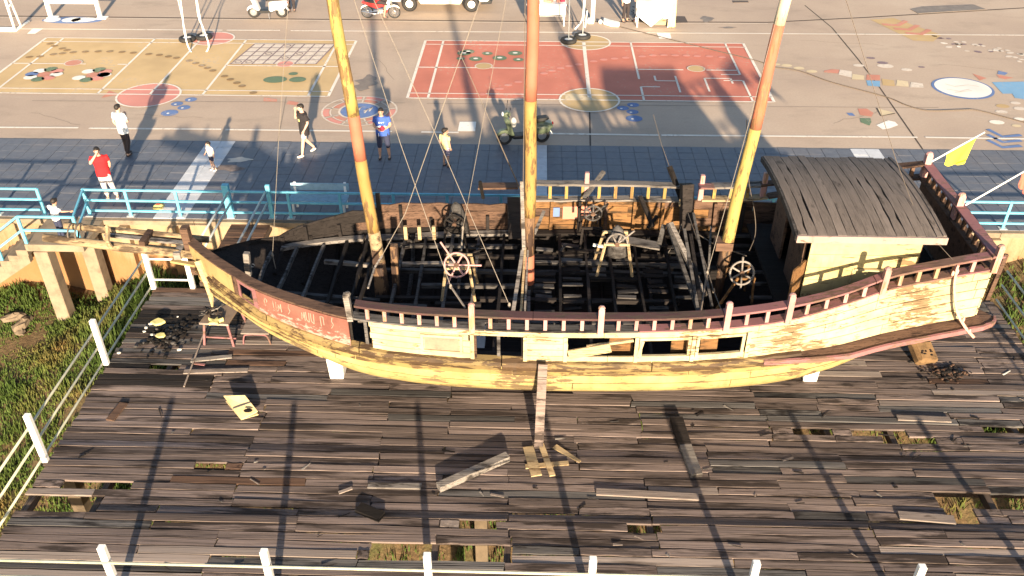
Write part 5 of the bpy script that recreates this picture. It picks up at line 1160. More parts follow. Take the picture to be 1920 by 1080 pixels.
mb = MB(); mb.rings([[(-10.26, 20.68, .03), (-10.04, 20.66, .03), (-10.02, 20.84, .03), (-10.24, 20.86, .03)], [(-10.28, 20.66, .08), (-10.02, 20.64, .09), (-10.0, 20.86, .09), (-10.26, 20.88, .08)], [(-10.24, 20.70, .13), (-10.06, 20.68, .14), (-10.05, 20.82, .14), (-10.22, 20.84, .13)]]); mb.build('bag', 'foam_yellow', ctn, smooth=True)
mb = MB(); mb.box((-10.14, 20.76, .142), (.1, .08, .006)); mb.build('print', 'flag_red', ctn); rebase(ctn)
bn = thing('park_bench', 'pale blue bench behind the blue railing left of the foremast', 'bench', loc=(-5.75, 20.75, 0)); plain('bench_blue', (.24, .38, .48), .6, var=.1)
for k in range(3): mb = MB(); mb.box((-5.75, 20.56+.13*k, .43), (1.55, .115, .035)); mb.build('seat_slat', 'bench_blue', bn)
mb = MB(); mb.box((-5.75, 20.96, .64), (1.55, .03, .2)); mb.build('backrest', 'bench_blue', bn)
for x in (-6.42, -5.08):
    mb = MB(); mb.bar((x, 20.56, 0), (x, 20.56, .42), .06, .06); mb.bar((x, 20.94, 0), (x, 20.98, .76), .06, .06); mb.bar((x, 20.59, .40), (x, 20.91, .40), .05, .05); mb.build('leg', 'white_paint', bn)
rebase(bn)

# ---------------------------------------------------------------- people
plain('skin', (.46, .27, .19), .6, var=.05, bump=0); plain('skin_pale', (.56, .36, .27), .6, var=.05, bump=0); plain('hair', (.018, .014, .012), .6, var=.1, scale=40)
plain('lip', (.36, .12, .10), .6, bump=0); plain('eye_dark', (.02, .015, .012), .4, bump=0)
for n_, c_ in (('cloth_red', (.52, .015, .02)), ('cloth_white', (.74, .73, .74)), ('cloth_black', (.022, .019, .022)), ('cloth_dark', (.035, .028, .03)), ('cloth_blue', (.045, .10, .38)), ('cloth_navy', (.03, .035, .07)), ('cloth_grey', (.50, .47, .47)), ('cloth_yellow', (.66, .55, .26)), ('cloth_light', (.60, .57, .55)), ('cloth_maroon', (.25, .02, .05)), ('shoe', (.06, .05, .05)), ('shoe_white', (.62, .6, .58)), ('cloth_check', (.42, .24, .26))): plain(n_, c_, .9, var=.07, scale=18, bump=.2)
t = NT('cloth_stripe'); wv = t.n('ShaderNodeTexWave', wave_type='BANDS', bands_direction='Z'); wv.inputs['Scale'].default_value = 7; wv.inputs['Distortion'].default_value = .6; t.l(t.co, wv.inputs['Vector'])
t.done(t.ramp(wv.outputs['Fac'], [(.25, (.42, .50, .58)), (.5, (.72, .74, .75))]), .9)
t = NT('cloth_band'); wv = t.n('ShaderNodeTexWave', wave_type='BANDS', bands_direction='Z'); wv.inputs['Scale'].default_value = 6; t.l(t.co, wv.inputs['Vector'])
t.done(t.ramp(wv.outputs['Fac'], [(.40, (.10, .04, .14)), (.55, (.55, .5, .52))]), .9)
def remesh(mb, name, mat, parent, voxel, extra=None, mats=None, smooth_it=2):
    o = mb.build(name, mat); md = o.modifiers.new('r', 'REMESH'); md.mode = 'VOXEL'; md.voxel_size = voxel
    sm = o.modifiers.new('s', 'SMOOTH'); sm.iterations = smooth_it; sm.factor = .5
    dg = bpy.context.evaluated_depsgraph_get(); me = bpy.data.meshes.new_from_object(o.evaluated_get(dg)); old = o.data; o.modifiers.clear(); o.data = me; bpy.data.meshes.remove(old)
    me.name = name; me.materials.clear()
    for m_ in (mats or [mat]): me.materials.append(MATS[m_])
    if extra:
        bm = bmesh.new(); bm.from_mesh(me); vs = [bm.verts.new(v) for v in extra.v]
        for f, mi in zip(extra.f, extra.mi):
            try: fc = bm.faces.new([vs[i] for i in f]); fc.material_index = mi
            except ValueError: pass
        bm.to_mesh(me); bm.free()
    me.polygons.foreach_set('use_smooth', [True]*len(me.polygons)); o.parent = parent; return o
def person(label, loc, rz, h, J=None, shirt='cloth_white', sleeve=.55, trousers='cloth_dark', leg=1.0, shoes='shoe', skin='skin', hair=1.0, head_turn=0., head_tilt=0., shirt_len=.0, wide=1.0, marks=None, fat_leg=1.0, bun=False, group=None, loose_shirt=1.0):
    """facing -Y before turning by rz; joints in metres for a 1.62 m figure"""
    s = h/1.62; p = thing('person', label, 'person', group, loc=loc, rz=rz)
    D = dict(hip=(0, 0, .86), waist=(0, .0, 1.0), chest=(0, -.005, 1.20), neck=(0, .01, 1.355), head=(0, -.015, 1.485),
             sl=(-.175, .01, 1.305), el=(-.215, .035, 1.06), wl=(-.22, -.03, .84), sr=(.175, .01, 1.305), er=(.215, .035, 1.06), wr=(.22, -.03, .84),
             hl=(-.085, 0, .84), kl=(-.095, -.02, .455), al=(-.10, .02, .075), hr=(.085, 0, .84), kr=(.095, -.02, .455), ar=(.10, .02, .075), tl=None, tr=None)
    D.update(J or {})
    V = lambda k: Vector(D[k])*s
    hs = 1.0 if h > 1.3 else 1.28        # children have bigger heads
    head = V('head'); mt = Matrix.Rotation(head_turn, 3, 'Z') @ Matrix.Rotation(head_tilt, 3, 'X')
    def torso(mb, k, z0=0.0, top=True):
        R_ = [(V('hip')+Vector((0, 0, -.06*s+z0*s)), .150*wide, .105), (V('hip').lerp(V('waist'), .5), .148*wide, .105), (V('waist'), .135*wide, .098), (V('chest').lerp(V('waist'), .45), .150*wide, .105), (V('chest'), .165*wide, .112), ((V('sl')+V('sr'))/2+Vector((0, 0, .0)), .170, .095), (V('neck')+Vector((0, 0, -.01)), .085, .075)]
        mb.rings([[c+Vector(((a*s+k)*math.cos(2*math.pi*i/14), (b*s+k)*math.sin(2*math.pi*i/14), 0)) for i in range(14)] for c, a, b in R_])
    mb = MB(); torso(mb, -.004)
    mb.tube([V('neck')-Vector((0, 0, .05*s)), V('neck').lerp(head, .55)], [.058*s, .050*s], 10)
    mb.ell(head+mt @ Vector((0, 0, .012*s*hs)), (.072*s*hs, .088*s*hs, .098*s*hs), 16, 12, mt); mb.ell(head+mt @ Vector((0, -.022*s*hs, -.045*s*hs)), (.052*s*hs, .060*s*hs, .060*s*hs), 12, 8, mt)
    mb.tube([head+mt @ Vector((0, -.078, .02))*s*hs, head+mt @ Vector((0, -.104, -.022))*s*hs], [.010*s*hs, .017*s*hs], 6)
    for q in (-1, 1): mb.ell(head+mt @ Vector((q*.074, .005, .0))*s*hs, (.012*s, .022*s, .032*s), 8, 6, mt)
    ex = MB()
    for q in (-1, 1):
        ex.ell(head+mt @ Vector((q*.031, -.081, .012))*s*hs, (.013*s, .008*s, .008*s), 7, 5, mt, 1)
        ex.ell(head+mt @ Vector((q*.031, -.083, .034))*s*hs, (.020*s, .006*s, .005*s), 6, 4, mt, 1)
    ex.ell(head+mt @ Vector((0, -.080, -.058))*s*hs, (.024*s, .010*s, .008*s), 8, 4, mt, 2)
    for a_, e_, w_ in (('sl', 'el', 'wl'), ('sr', 'er', 'wr')):
        A, E, W = V(a_), V(e_), V(w_); mb.tube([A, A.lerp(E, .5), E], [.053*s, .045*s, .038*s], 10); mb.tube([E, E.lerp(W, .35), W], [.038*s, .038*s, .026*s], 10)
        d = (W-E).normalized(); side = d.orthogonal().normalized(); fw_ = Vector((0, -1, 0)); side = (fw_-d*fw_.dot(d)); side = side.normalized() if side.length > .1 else d.orthogonal().normalized(); nn = d.cross(side)
        mb.ell(W+d*.045*s, (.040*s, .018*s, .050*s), 10, 7, Matrix((side, nn, d)).transposed())
        for i, (f_, L_) in enumerate(((-.030, .062), (-.010, .074), (.010, .070), (.030, .055))):
            b0 = W+d*.078*s+side*f_*s; cu = nn*(.015*s if a_ == 'sl' else -.015*s); ex.tube([b0-d*.02*s, b0+d*L_*.5*s, b0+d*L_*.9*s+cu], [.0092*s, .0085*s, .007*s], 6)
        ex.tube([W+d*.03*s+side*-.03*s, W+d*.058*s+side*-.056*s, W+d*.090*s+side*-.060*s], [.011*s, .010*s, .008*s], 6)
    for a_, k_, f_, t_ in (('hl', 'kl', 'al', 'tl'), ('hr', 'kr', 'ar', 'tr')):
        A, K, F_ = V(a_), V(k_), V(f_); mb.tube([A, A.lerp(K, .5), K], [.082*s*fat_leg, .070*s*fat_leg, .052*s*fat_leg], 12); mb.tube([K, K.lerp(F_, .35), F_], [.052*s*fat_leg, .050*s*fat_leg, .034*s], 12)
        toe = Vector(D[t_])*s if D[t_] else F_+Vector((0, -.155*s, -.045*s)); heel = F_+Vector((0, .03*s, -.045*s)); mb.tube([heel, F_.lerp(toe, .5)-Vector((0, 0, .012*s)), toe], [.034*s, .040*s, .026*s], 8, flat=.8)
    remesh(mb, 'body', skin, p, .0135*max(s, .8), ex, [skin, 'eye_dark', 'lip'])
    mb = MB(); torso(mb, .022*s*loose_shirt, shirt_len)
    for a_, e_, w_ in (('sl', 'el', 'wl'), ('sr', 'er', 'wr')):
        A, E, W = V(a_), V(e_), V(w_); mb.tube([A-(E-A).normalized()*.02*s, A.lerp(E, min(sleeve, 1))], [.066*s, .064*s*loose_shirt], 10)
        if sleeve > 1: mb.tube([E, E.lerp(W, .93)], [.050*s, .036*s], 10)
    remesh(mb, 'shirt', shirt, p, .0145*max(s, .8))
    mb = MB(); hp = V('hip'); kk = .010*s
    mb.rings([[c+Vector(((a*s+kk)*math.cos(2*math.pi*i/14), (b*s+kk)*math.sin(2*math.pi*i/14), 0)) for i in range(14)] for c, a, b in ((hp-Vector((0, 0, .085*s)), .142*wide, .102), (hp, .146*wide, .104), (V('waist')-Vector((0, 0, .04*s)), .130*wide, .096))])
    for a_, k_, f_ in (('hl', 'kl', 'al'), ('hr', 'kr', 'ar')):
        A, K, F_ = V(a_), V(k_), V(f_); t1 = min(1, leg*2); mb.tube([A, A.lerp(K, .5*t1), A.lerp(K, t1)], [.096*s*fat_leg, .084*s*fat_leg, .070*s*fat_leg], 12)
        if leg > .5: mb.tube([K, K.lerp(F_, (leg-.5)*2*.97)], [.069*s*fat_leg, .056*s], 12)
    remesh(mb, 'trousers', trousers, p, .0145*max(s, .8))
    for f_, t_ in (('al', 'tl'), ('ar', 'tr')):
        F_ = V(f_); toe = Vector(D[t_])*s if D[t_] else F_+Vector((0, -.165*s, -.048*s)); heel = F_+Vector((0, .045*s, -.05*s)); mb = MB()
        mb.tube([heel, heel.lerp(toe, .3), heel.lerp(toe, .7), toe], [.036*s, .046*s, .048*s, .030*s], 10, flat=.75); mb.build('shoe', shoes, p, smooth=True)
    mb = MB(); k = hs*s
    mb.ell(head+mt @ Vector((0, .018, .034))*k, (.083*k, .092*k, .092*k), 16, 10, mt); mb.ell(head+mt @ Vector((0, -.04, .078))*k, (.066*k, .058*k, .040*k), 12, 8, mt)
    if bun: mb.ell(head+mt @ Vector((0, .07, .09))*k, (.05*k, .05*k, .05*k), 10, 7, mt)
    remesh(mb, 'hair', 'hair', p, .013*max(s, .8))
    for (nm, c, r_, m_) in (marks or []):
        mb = MB(); mb.ell(Vector(c)*s, tuple(q*s for q in r_), 10, 5); mb.build(nm, m_, p, smooth=True)
    return p
g0 = 'people standing on the plaza'
sk_ = 'skin_pale'
person('person in a red shirt and pale trousers shielding the eyes by the blue railing', G(208, 374)+Vector((0, 0, .02)), .25, 1.58, dict(er=(-.235, -.10, 1.17), sr=(-.175, .01, 1.305), sl=(.175, .01, 1.305), wr=(.0, -.17, 1.46), el=(.22, .05, 1.07), wl=(.17, .10, .90), hl=(.075, 0, .84), kl=(.13, -.03, .45), al=(.20, .0, .075), hr=(-.075, 0, .84), kr=(-.07, -.03, .45), ar=(-.06, .02, .075)), 'cloth_red', .6, 'cloth_grey', .93, 'shoe_white', sk_, wide=1.12, shirt_len=-.07, fat_leg=1.08, group=g0)
person('person in a pale striped shirt and black trousers seen from behind', G(243, 290)+Vector((0, 0, .02)), 2.75, 1.60, dict(er=(-.20, -.07, 1.06), sr=(-.175, .01, 1.305), sl=(.175, .01, 1.305), wr=(-.03, -.21, 1.19), el=(.23, .06, 1.05), wl=(.20, -.02, .86), hl=(.075, 0, .84), kl=(.07, -.02, .45), al=(.06, .02, .075), hr=(-.075, 0, .84), kr=(-.11, .02, .45), ar=(-.12, .17, .10)), 'cloth_stripe', .62, 'cloth_dark', 1.0, 'shoe', sk_, wide=1.05, shirt_len=-.10, group=g0, marks=[('phone', (.20, -.10, .80), (.04, .02, .06), 'black_plastic')])
person('person in a black shirt and pale shorts walking with a hand at the face', G(577, 290)+Vector((0, 0, .02)), -.95, 1.62, dict(er=(-.19, -.14, 1.12), sr=(-.165, .01, 1.305), sl=(.165, .01, 1.305), wr=(-.07, -.16, 1.40), el=(.20, .06, 1.06), wl=(.17, -.06, .86), kl=(.09, -.12, .46), hl=(.08, 0, .84), al=(.09, -.20, .075), hr=(-.08, 0, .84), kr=(-.08, .02, .45), ar=(-.08, .26, .13), tr=(-.08, .13, .03)), 'cloth_black', .7, 'cloth_light', .36, 'shoe_white', sk_, wide=1.08, shirt_len=-.14, loose_shirt=1.6, group=g0, marks=[('shirt_print', (.02, -.128, 1.16), (.07, .02, .09), 'foam_yellow')])
person('person in a blue sports shirt and dark knee trousers facing the ship', G(722, 298)+Vector((0, 0, .02)), .05, 1.62, dict(sl=(.18, .01, 1.305), el=(.24, .0, 1.06), wl=(.10, -.19, 1.02), sr=(-.18, .01, 1.305), er=(-.24, .0, 1.06), wr=(-.10, -.19, 1.02), hl=(.09, 0, .84), kl=(.12, -.02, .45), al=(.14, .02, .075), hr=(-.09, 0, .84), kr=(-.12, -.02, .45), ar=(-.14, .02, .075)), 'cloth_blue', .6, 'cloth_navy', .62, 'shoe', 'skin', wide=1.22, shirt_len=-.04, fat_leg=1.1, group=g0, marks=[('shirt_band', (0, -.128, 1.075), (.155, .03, .03), 'cloth_white'), ('shirt_band', (0, -.12, 1.02), (.165, .03, .03), 'cloth_maroon'), ('shirt_print', (-.06, -.137, 1.20), (.022, .012, .030), 'cloth_white'), ('shirt_print', (.0, -.139, 1.20), (.022, .012, .016), 'cloth_white'), ('shirt_print', (.06, -.137, 1.205), (.022, .012, .016), 'cloth_white'), ('red_pouch', (.03, -.22, 1.05), (.07, .05, .09), 'cloth_maroon'), ('trouser_flash', (-.11, -.10, .80), (.012, .02, .06), 'cloth_white')])
person('child in a yellow shirt and striped shorts on the dark paving right of the foremast', G(837, 313)+Vector((0, 0, .02)), 2.6, 1.20, None, 'cloth_yellow', .6, 'cloth_band', .47, 'shoe', 'skin', shirt_len=-.03, head_turn=-.8, group=g0)
person('toddler in a white shirt and navy shorts on the pale paving stripe', G(401, 320)+Vector((0, 0, .02)), -.7, .90, dict(el=(-.22, -.05, 1.05), wl=(-.15, -.2, .98), er=(.20, .08, 1.06), wr=(.2, .06, .88), kr=(.1, -.02, .46), ar=(.13, .06, .075)), 'cloth_white', .6, 'cloth_navy', .38, 'shoe_white', sk_, head_turn=-.3, group=g0)
person('child in a white shirt and dark trousers leaning on the landing rail', Vector((-12.05, 19.16, .02)), 2.7, 1.12, dict(el=(-.30, -.10, 1.16), wl=(-.42, -.30, 1.10), er=(.28, -.08, 1.12), wr=(.36, -.22, 1.12), chest=(0, -.05, 1.19), neck=(0, -.08, 1.35), head=(0, -.13, 1.47)), 'cloth_white', .75, 'cloth_navy', 1.0, 'shoe', 'skin', head_tilt=.2, group=None)

# ---------------------------------------------------------------- two wheelers, pickup
plain('paint_olive', (.075, .095, .06), .3, var=.06, bump=0, spec=.6); plain('paint_cream_car', (.76, .70, .54), .35, var=.03, bump=0, spec=.5); plain('paint_white_bike', (.78, .76, .73), .35, var=.03, bump=0, spec=.5); plain('paint_red_bike', (.45, .03, .03), .3, var=.05, bump=0, spec=.6); plain('cloth_bag', (.42, .42, .40), .9)
plain('glass_dark', (.03, .035, .04), .1, spec=.8, bump=0); plain('lamp_glass', (.75, .75, .72), .15, spec=.8, bump=0); plain('lamp_red', (.4, .02, .02), .2, bump=0); plain('seat_black', (.02, .02, .02), .55, bump=0)
def wheel(c, r_, wd, parent, mt, rim='chrome', spokes=10, hubr=.55):
    c = Vector(c); mb = MB(); mb.torus(c, r_-wd*.45, wd*.5, 'y', 26, 8, mt); ty = mb.build('wheel', 'rubber', parent, smooth=True)
    mb = MB(); mb.torus(c, r_-wd*.95, wd*.16, 'y', 22, 6, mt); mb.tube([mt @ (c+Vector((0, -wd*.35, 0))), mt @ (c+Vector((0, wd*.35, 0)))], r_*.22, 10)
    for k in range(spokes):
        a = 2*math.pi*k/spokes; mb.tube([mt @ c, mt @ (c+Vector(((r_-wd)*math.cos(a), 0, (r_-wd)*math.sin(a))))], r_*.035 if spokes > 7 else r_*.075, 5)
    if hubr: mb.tube([mt @ (c+Vector((0, -wd*.2, 0))), mt @ (c+Vector((0, wd*.2, 0)))], r_*hubr, 16)
    mb.build('rim', rim, ty, smooth=False)
def scooter(label, loc, rz, paint_, trim='chrome', s=1.0, bag=True, group='scooters and motorbikes on the plaza'):
    r_ = thing('scooter', label, 'scooter', group, loc=loc, rz=rz); mt = Matrix.Scale(s, 4)
    wheel((-.58, 0, .235), .235, .10, r_, mt, 'steel', 5, .5); wheel((.58, 0, .235), .235, .11, r_, mt, 'steel', 5, .5)
    def sl(name, prof, w_, mat, inset=.86, parent=r_): mb = MB(); mb.slab(prof, w_*s, mt, inset); return mb.build(name, mat, parent, smooth=False, bevel=.008*s)
    def slw(name, prof, w_, mat, inset=.86): mb = MB(); mb.slab(prof, w_, mt, inset); return mb.build(name, mat, r_, bevel=.008*s)
    slw('front_fender', [(-.83, .30), (-.80, .42), (-.70, .50), (-.56, .52), (-.42, .46), (-.36, .34), (-.44, .37), (-.58, .44), (-.72, .40)], .19, paint_)
    slw('leg_shield', [(-.47, .38), (-.36, .32), (-.28, .34), (-.36, .60), (-.44, .88), (-.54, .92), (-.60, .84), (-.52, .62)], .36, paint_)
    slw('floorboard', [(-.40, .27), (-.30, .22), (.18, .22), (.26, .30), (.22, .34), (-.30, .33)], .30, 'black_plastic', .95)
    slw('rear_body', [(.10, .34), (.16, .26), (.40, .36), (.58, .50), (.80, .46), (.90, .56), (.86, .66), (.64, .72), (.30, .70), (.14, .66)], .38, paint_, .78)
    mb = MB()
    for q in (-1, 1): mb.ell(mt @ Vector((.52, q*.17, .50)), (.30*s, .06*s, .15*s), 14, 8)
    mb.build('side_cowl', paint_, r_, smooth=True)
    slw('seat', [(.02, .70), (.30, .72), (.66, .74), (.78, .80), (.70, .86), (.40, .84), (.16, .82), (.02, .78)], .26, 'seat_black', .82)
    slw('headset', [(-.62, .96), (-.52, .90), (-.40, .96), (-.40, 1.06), (-.50, 1.10), (-.62, 1.05)], .20, paint_, .75)
    mb = MB(); mb.tube([mt @ Vector((-.47, -.33, 1.03)), mt @ Vector((-.50, -.12, 1.02)), mt @ Vector((-.50, .12, 1.02)), mt @ Vector((-.47, .33, 1.03))], .016*s, 7); mb.build('handlebar', 'black_plastic', r_)
    mb = MB(); mb.ell(mt @ Vector((-.63, 0, 1.01)), (.035*s, .075*s, .065*s), 12, 8); mb.build('headlight', 'lamp_glass', r_, smooth=True)
    for q in (-1, 1):
        mb = MB(); mb.tube([mt @ Vector((-.48, q*.20, 1.05)), mt @ Vector((-.45, q*.27, 1.24))], .007*s, 5); mb.ell(mt @ Vector((-.44, q*.28, 1.28)), (.012*s, .05*s, .045*s), 10, 6); mb.build('mirror', 'black_plastic', r_, smooth=True)
    mb = MB(); mb.ell(mt @ Vector((.90, 0, .62)), (.025*s, .06*s, .04*s), 10, 6); mb.build('tail_light', 'lamp_red', r_, smooth=True)
    mb = MB(); mb.bar(mt @ Vector((.80, 0, .45)), mt @ Vector((.88, 0, .30)), .17*s, .012*s); mb.build('number_plate', 'white_paint', r_)
    mb = MB(); mb.tube([mt @ Vector((.20, .16, .24)), mt @ Vector((.50, .18, .25)), mt @ Vector((.78, .19, .33))], [.03*s, .05*s, .045*s], 9); mb.build('exhaust', 'steel', r_, smooth=True)
    mb = MB(); mb.tube([mt @ Vector((.05, -.14, .24)), mt @ Vector((.10, -.24, .02))], .012*s, 6); mb.build('side_stand', 'steel', r_)
    mb = MB(); mb.tube([mt @ Vector((-.55, .06, .26)), mt @ Vector((-.47, .06, .50))], .03*s, 7); mb.build('fork', 'steel', r_)
    if bag: mb = MB(); mb.ell(mt @ Vector((-.30, 0, .72)), (.10*s, .13*s, .16*s), 10, 8); mb.build('hanging_bag', 'cloth_bag', r_, smooth=True)
    return r_
c0, c1 = G(950, 272), G(1012, 266); scooter('olive green scooter parked on the plaza behind the middle mast', ((c0.x+c1.x)/2, (c0.y+c1.y)/2, 0), .18, 'paint_olive', s=1.0)
scooter('white scooter standing left of the foremast at the top of the plaza', (-11.25, 36.75, 0), .05, 'paint_white_bike', s=1.0, bag=False)
def motorbike(label, loc, rz, s=.9, group='scooters and motorbikes on the plaza'):
    r_ = thing('motorbike', label, 'motorbike', group, loc=loc, rz=rz); mt = Matrix.Scale(s, 4)
    wheel((.62, 0, .29), .29, .065, r_, mt, 'chrome', 14, .28); wheel((-.62, 0, .29), .29, .07, r_, mt, 'chrome', 14, .28)
    def sl(name, prof, w_, mat, inset=.85): mb = MB(); mb.slab(prof, w_, mt, inset); return mb.build(name, mat, r_, bevel=.006)
    sl('front_fender', [(.36, .48), (.46, .58), (.62, .63), (.80, .58), (.90, .46), (.80, .52), (.62, .57), (.46, .52)], .10, 'paint_white_bike')
    sl('leg_shield', [(.20, .42), (.34, .40), (.46, .66), (.50, .86), (.40, .90), (.28, .70)], .30, 'paint_white_bike')
    sl('engine', [(-.16, .24), (.18, .22), (.26, .34), (.10, .44), (-.14, .44)], .22, 'steel'); sl('under_cowl', [(.10, .30), (.30, .28), (.38, .46), (.22, .52)], .26, 'paint_red_bike')
    sl('frame_cover', [(-.60, .60), (-.20, .46), (.20, .58), (.30, .70), (-.10, .66), (-.50, .76), (-.80, .80), (-.84, .72)], .22, 'paint_red_bike')
    sl('seat', [(-.70, .76), (-.20, .68), (.04, .72), (.0, .78), (-.30, .80), (-.70, .86)], .22, 'seat_black'); sl('rear_fender', [(-.92, .42), (-.84, .56), (-.62, .64), (-.40, .56), (-.62, .58), (-.82, .50)], .11, 'paint_white_bike')
    sl('headset', [(.36, .92), (.50, .90), (.54, 1.0), (.46, 1.06), (.36, 1.02)], .18, 'paint_white_bike')
    mb = MB(); mb.tube([mt @ Vector((.34, -.32, 1.02)), mt @ Vector((.42, -.1, 1.03)), mt @ Vector((.42, .1, 1.03)), mt @ Vector((.34, .32, 1.02))], .015, 7); mb.build('handlebar', 'black_plastic', r_)
    for q in (-1, 1): mb = MB(); mb.tube([mt @ Vector((.62, q*.06, .29)), mt @ Vector((.46, q*.06, .90))], .022, 7); mb.build('fork', 'chrome', r_)
    for q in (-1, 1): mb = MB(); mb.tube([mt @ Vector((-.62, q*.08, .29)), mt @ Vector((-.1, q*.08, .36))], .02, 6); mb.build('swing_arm', 'chrome', r_)
    mb = MB(); mb.tube([mt @ Vector((.10, -.13, .26)), mt @ Vector((-.30, -.15, .24)), mt @ Vector((-.85, -.16, .36))], [.02, .035, .045], 9); mb.build('exhaust', 'chrome', r_, smooth=True)
    mb = MB(); mb.ell(mt @ Vector((.55, 0, .96)), (.03, .07, .06), 10, 7); mb.build('headlight', 'lamp_glass', r_, smooth=True)
    return r_
motorbike('red and white motorbike carrying a rider at the top of the plaza', (-6.54, 36.8, 0), .0)
person('person in a red shirt sitting on the red and white motorbike', (-6.62, 36.8, .07), math.pi/2, 1.58, dict(hip=(0, .0, .68), waist=(0, .0, .82), chest=(0, -.06, 1.03), neck=(0, -.07, 1.19), head=(0, -.10, 1.32), sl=(.175, -.06, 1.13), el=(.23, -.20, .95), wl=(.26, -.42, .95), sr=(-.175, -.06, 1.13), er=(-.23, -.20, .95), wr=(-.26, -.42, .95),
       hl=(.10, 0, .66), kl=(.17, -.36, .62), al=(.17, -.20, .26), hr=(-.10, 0, .66), kr=(-.17, -.36, .60), ar=(-.18, -.24, .06)), 'cloth_red', .6, 'cloth_dark', .55, 'shoe', 'skin')
person('person in dark clothes standing beside the white scooter', (-10.45, 37.6, 0), .3, 1.62, None, 'cloth_check', .6, 'cloth_dark', 1.0, 'shoe', 'skin')
person('person with a white shirt standing by the draped stall', (3.55, 36.6, 0), .5, 1.6, dict(er=(.25, -.1, 1.06), wr=(.2, -.3, 1.0)), 'cloth_white', .7, 'cloth_dark', .9, 'shoe', 'skin')
person('person in dark clothes crouching behind the draped stall', (4.15, 37.0, 0), .4, 1.55, dict(hip=(0, .1, .42), waist=(0, .08, .56), chest=(0, -.02, .74), neck=(0, -.05, .90), head=(0, -.10, 1.02), sl=(.17, -.03, .85), el=(.22, -.15, .66), wl=(.15, -.34, .58), sr=(-.17, -.03, .85), er=(-.22, -.15, .66), wr=(-.15, -.34, .58),
       hl=(.09, .08, .40), kl=(.14, -.28, .52), al=(.12, -.12, .075), hr=(-.09, .08, .40), kr=(-.14, -.28, .52), ar=(-.12, -.12, .075)), 'cloth_navy', .7, 'cloth_dark', 1.0, 'shoe', 'skin')
pk = thing('pickup_truck', 'cream pickup truck parked at the top of the plaza', 'pickup', loc=(-4.15, 38.5, 0)); Z = Matrix.Translation((-4.15, 38.45, 0))
def pks(name, prof, w_, mat, inset=.97, parent=pk, y=0.): mb = MB(); mb.slab(prof, w_, Z @ Matrix.Translation((0, y, 0)), inset, w2=.94); return mb.build(name, mat, parent, bevel=.012)
body = pks('body', [(-2.25, .42), (-1.72, .42), (-1.66, .62), (-1.5, .74), (-1.12, .74), (-.96, .62), (-.9, .40), (.9, .40), (.98, .62), (1.14, .74), (1.48, .74), (1.64, .62), (1.7, .44), (2.05, .46), (2.1, .72), (1.95, .95), (1.1, 1.04), (-2.25, .98)], 1.62, 'paint_cream_car')
pks('cab', [(-.75, 1.0), (1.08, 1.0), (.62, 1.56), (.4, 1.62), (-.5, 1.62), (-.7, 1.5)], 1.5, 'paint_cream_car', .95)
pks('side_window', [(-.6, 1.06), (.86, 1.06), (.52, 1.50), (-.55, 1.50)], 1.53, 'glass_dark', .99)
pks('bumper', [(1.72, .34), (2.16, .36), (2.2, .50), (1.75, .52)], 1.6, 'black_plastic'); pks('sill', [(-.85, .33), (.85, .33), (.88, .42), (-.88, .42)], 1.56, 'paint_cream_car')
for x in (-1.31, 1.31):
    for y in (-.72, .72): wheel((x, y, .32), .32, .19, pk, Z, 'white_paint', 0, .62)
for y in (-.58, .58): mb = MB(); mb.ell(Z @ Vector((2.07, y, .78)), (.04, .12, .08), 10, 6); mb.build('headlight', 'lamp_glass', pk, smooth=True)
mb = MB(); mb.box(Z @ Vector((.05, -.815, .70)), (.012, .006, .55)); mb.build('door_seam', 'black_plastic', body); rebase(pk)

# ---------------------------------------------------------------- play equipment and stalls at the top of the plaza
def pole_tyre(label, x, y, lean, top, group='poles standing in old tyres'):
    r_ = thing('net_pole', label, 'pole', group, loc=(x, y, 0))
    mb = MB(); mb.torus((x, y, .09), .235, .095, 'z', 24, 8); mb.build('tyre', 'rubber', r_, smooth=True)
    mb = MB(); mb.tube([(x, y, .0), (x, y, .14)], .16, 16); mb.build('concrete_base', 'white_paint', r_)
    mb = MB(); mb.tube([(x, y, .1), (x+lean, y+.02, top)], .022, 8); mb.build('pole', 'pipe_grey', r_, smooth=True); rebase(r_); return r_
for i, (u, v, l_, tp, lb) in enumerate(((352, 77, -.05, 1.6, 'left pole in a black tyre beside the yellow court'), (383, 73, .02, 1.6, 'right pole in a black tyre beside the yellow court'), (1066, 80, -.02, 1.7, 'left pole in a black tyre beside the red court'), (1092, 72, .05, 1.7, 'right pole in a black tyre beside the red court'))):
    c = G(u, v); pole_tyre(lb, c.x, c.y, l_, tp)
single('hoop_pipe', 'white bent pipe loop hanging in front of the left pair of tyres', 'pipe', 'white_paint', lambda mb: mb.tube(curved([V_(330, -60, 33.4), V_(341, 20, 33.2), V_(345, 55, 33.0), V_(352, 85, 32.8), V_(362, 101, 32.6), V_(377, 104, 32.6), V_(388, 96, 32.7), V_(391, 82, 32.9), V_(380, 50, 33.1), V_(371, 25, 33.3), V_(362, -60, 33.5)], 4), .026, 7))
single('hoop_pipe', 'white bent pipe standing behind the right pair of tyres', 'pipe', 'white_paint', lambda mb: mb.tube(curved([V_(1078, 55, 35.2), V_(1090, 40, 35.3), V_(1094, 20, 35.4), V_(1096, -40, 35.5)], 4), .03, 7))
single('hoop_pipe', 'short white pipe leaning right of the right pair of tyres', 'pipe', 'white_paint', lambda mb: mb.tube([V_(1097, 52, 35.0), V_(1101, 20, 35.2)], .026, 7))
gp = thing('goal_frame', 'white goal frame at the far left of the plaza', 'goal', loc=(-22, 34.9, 0))
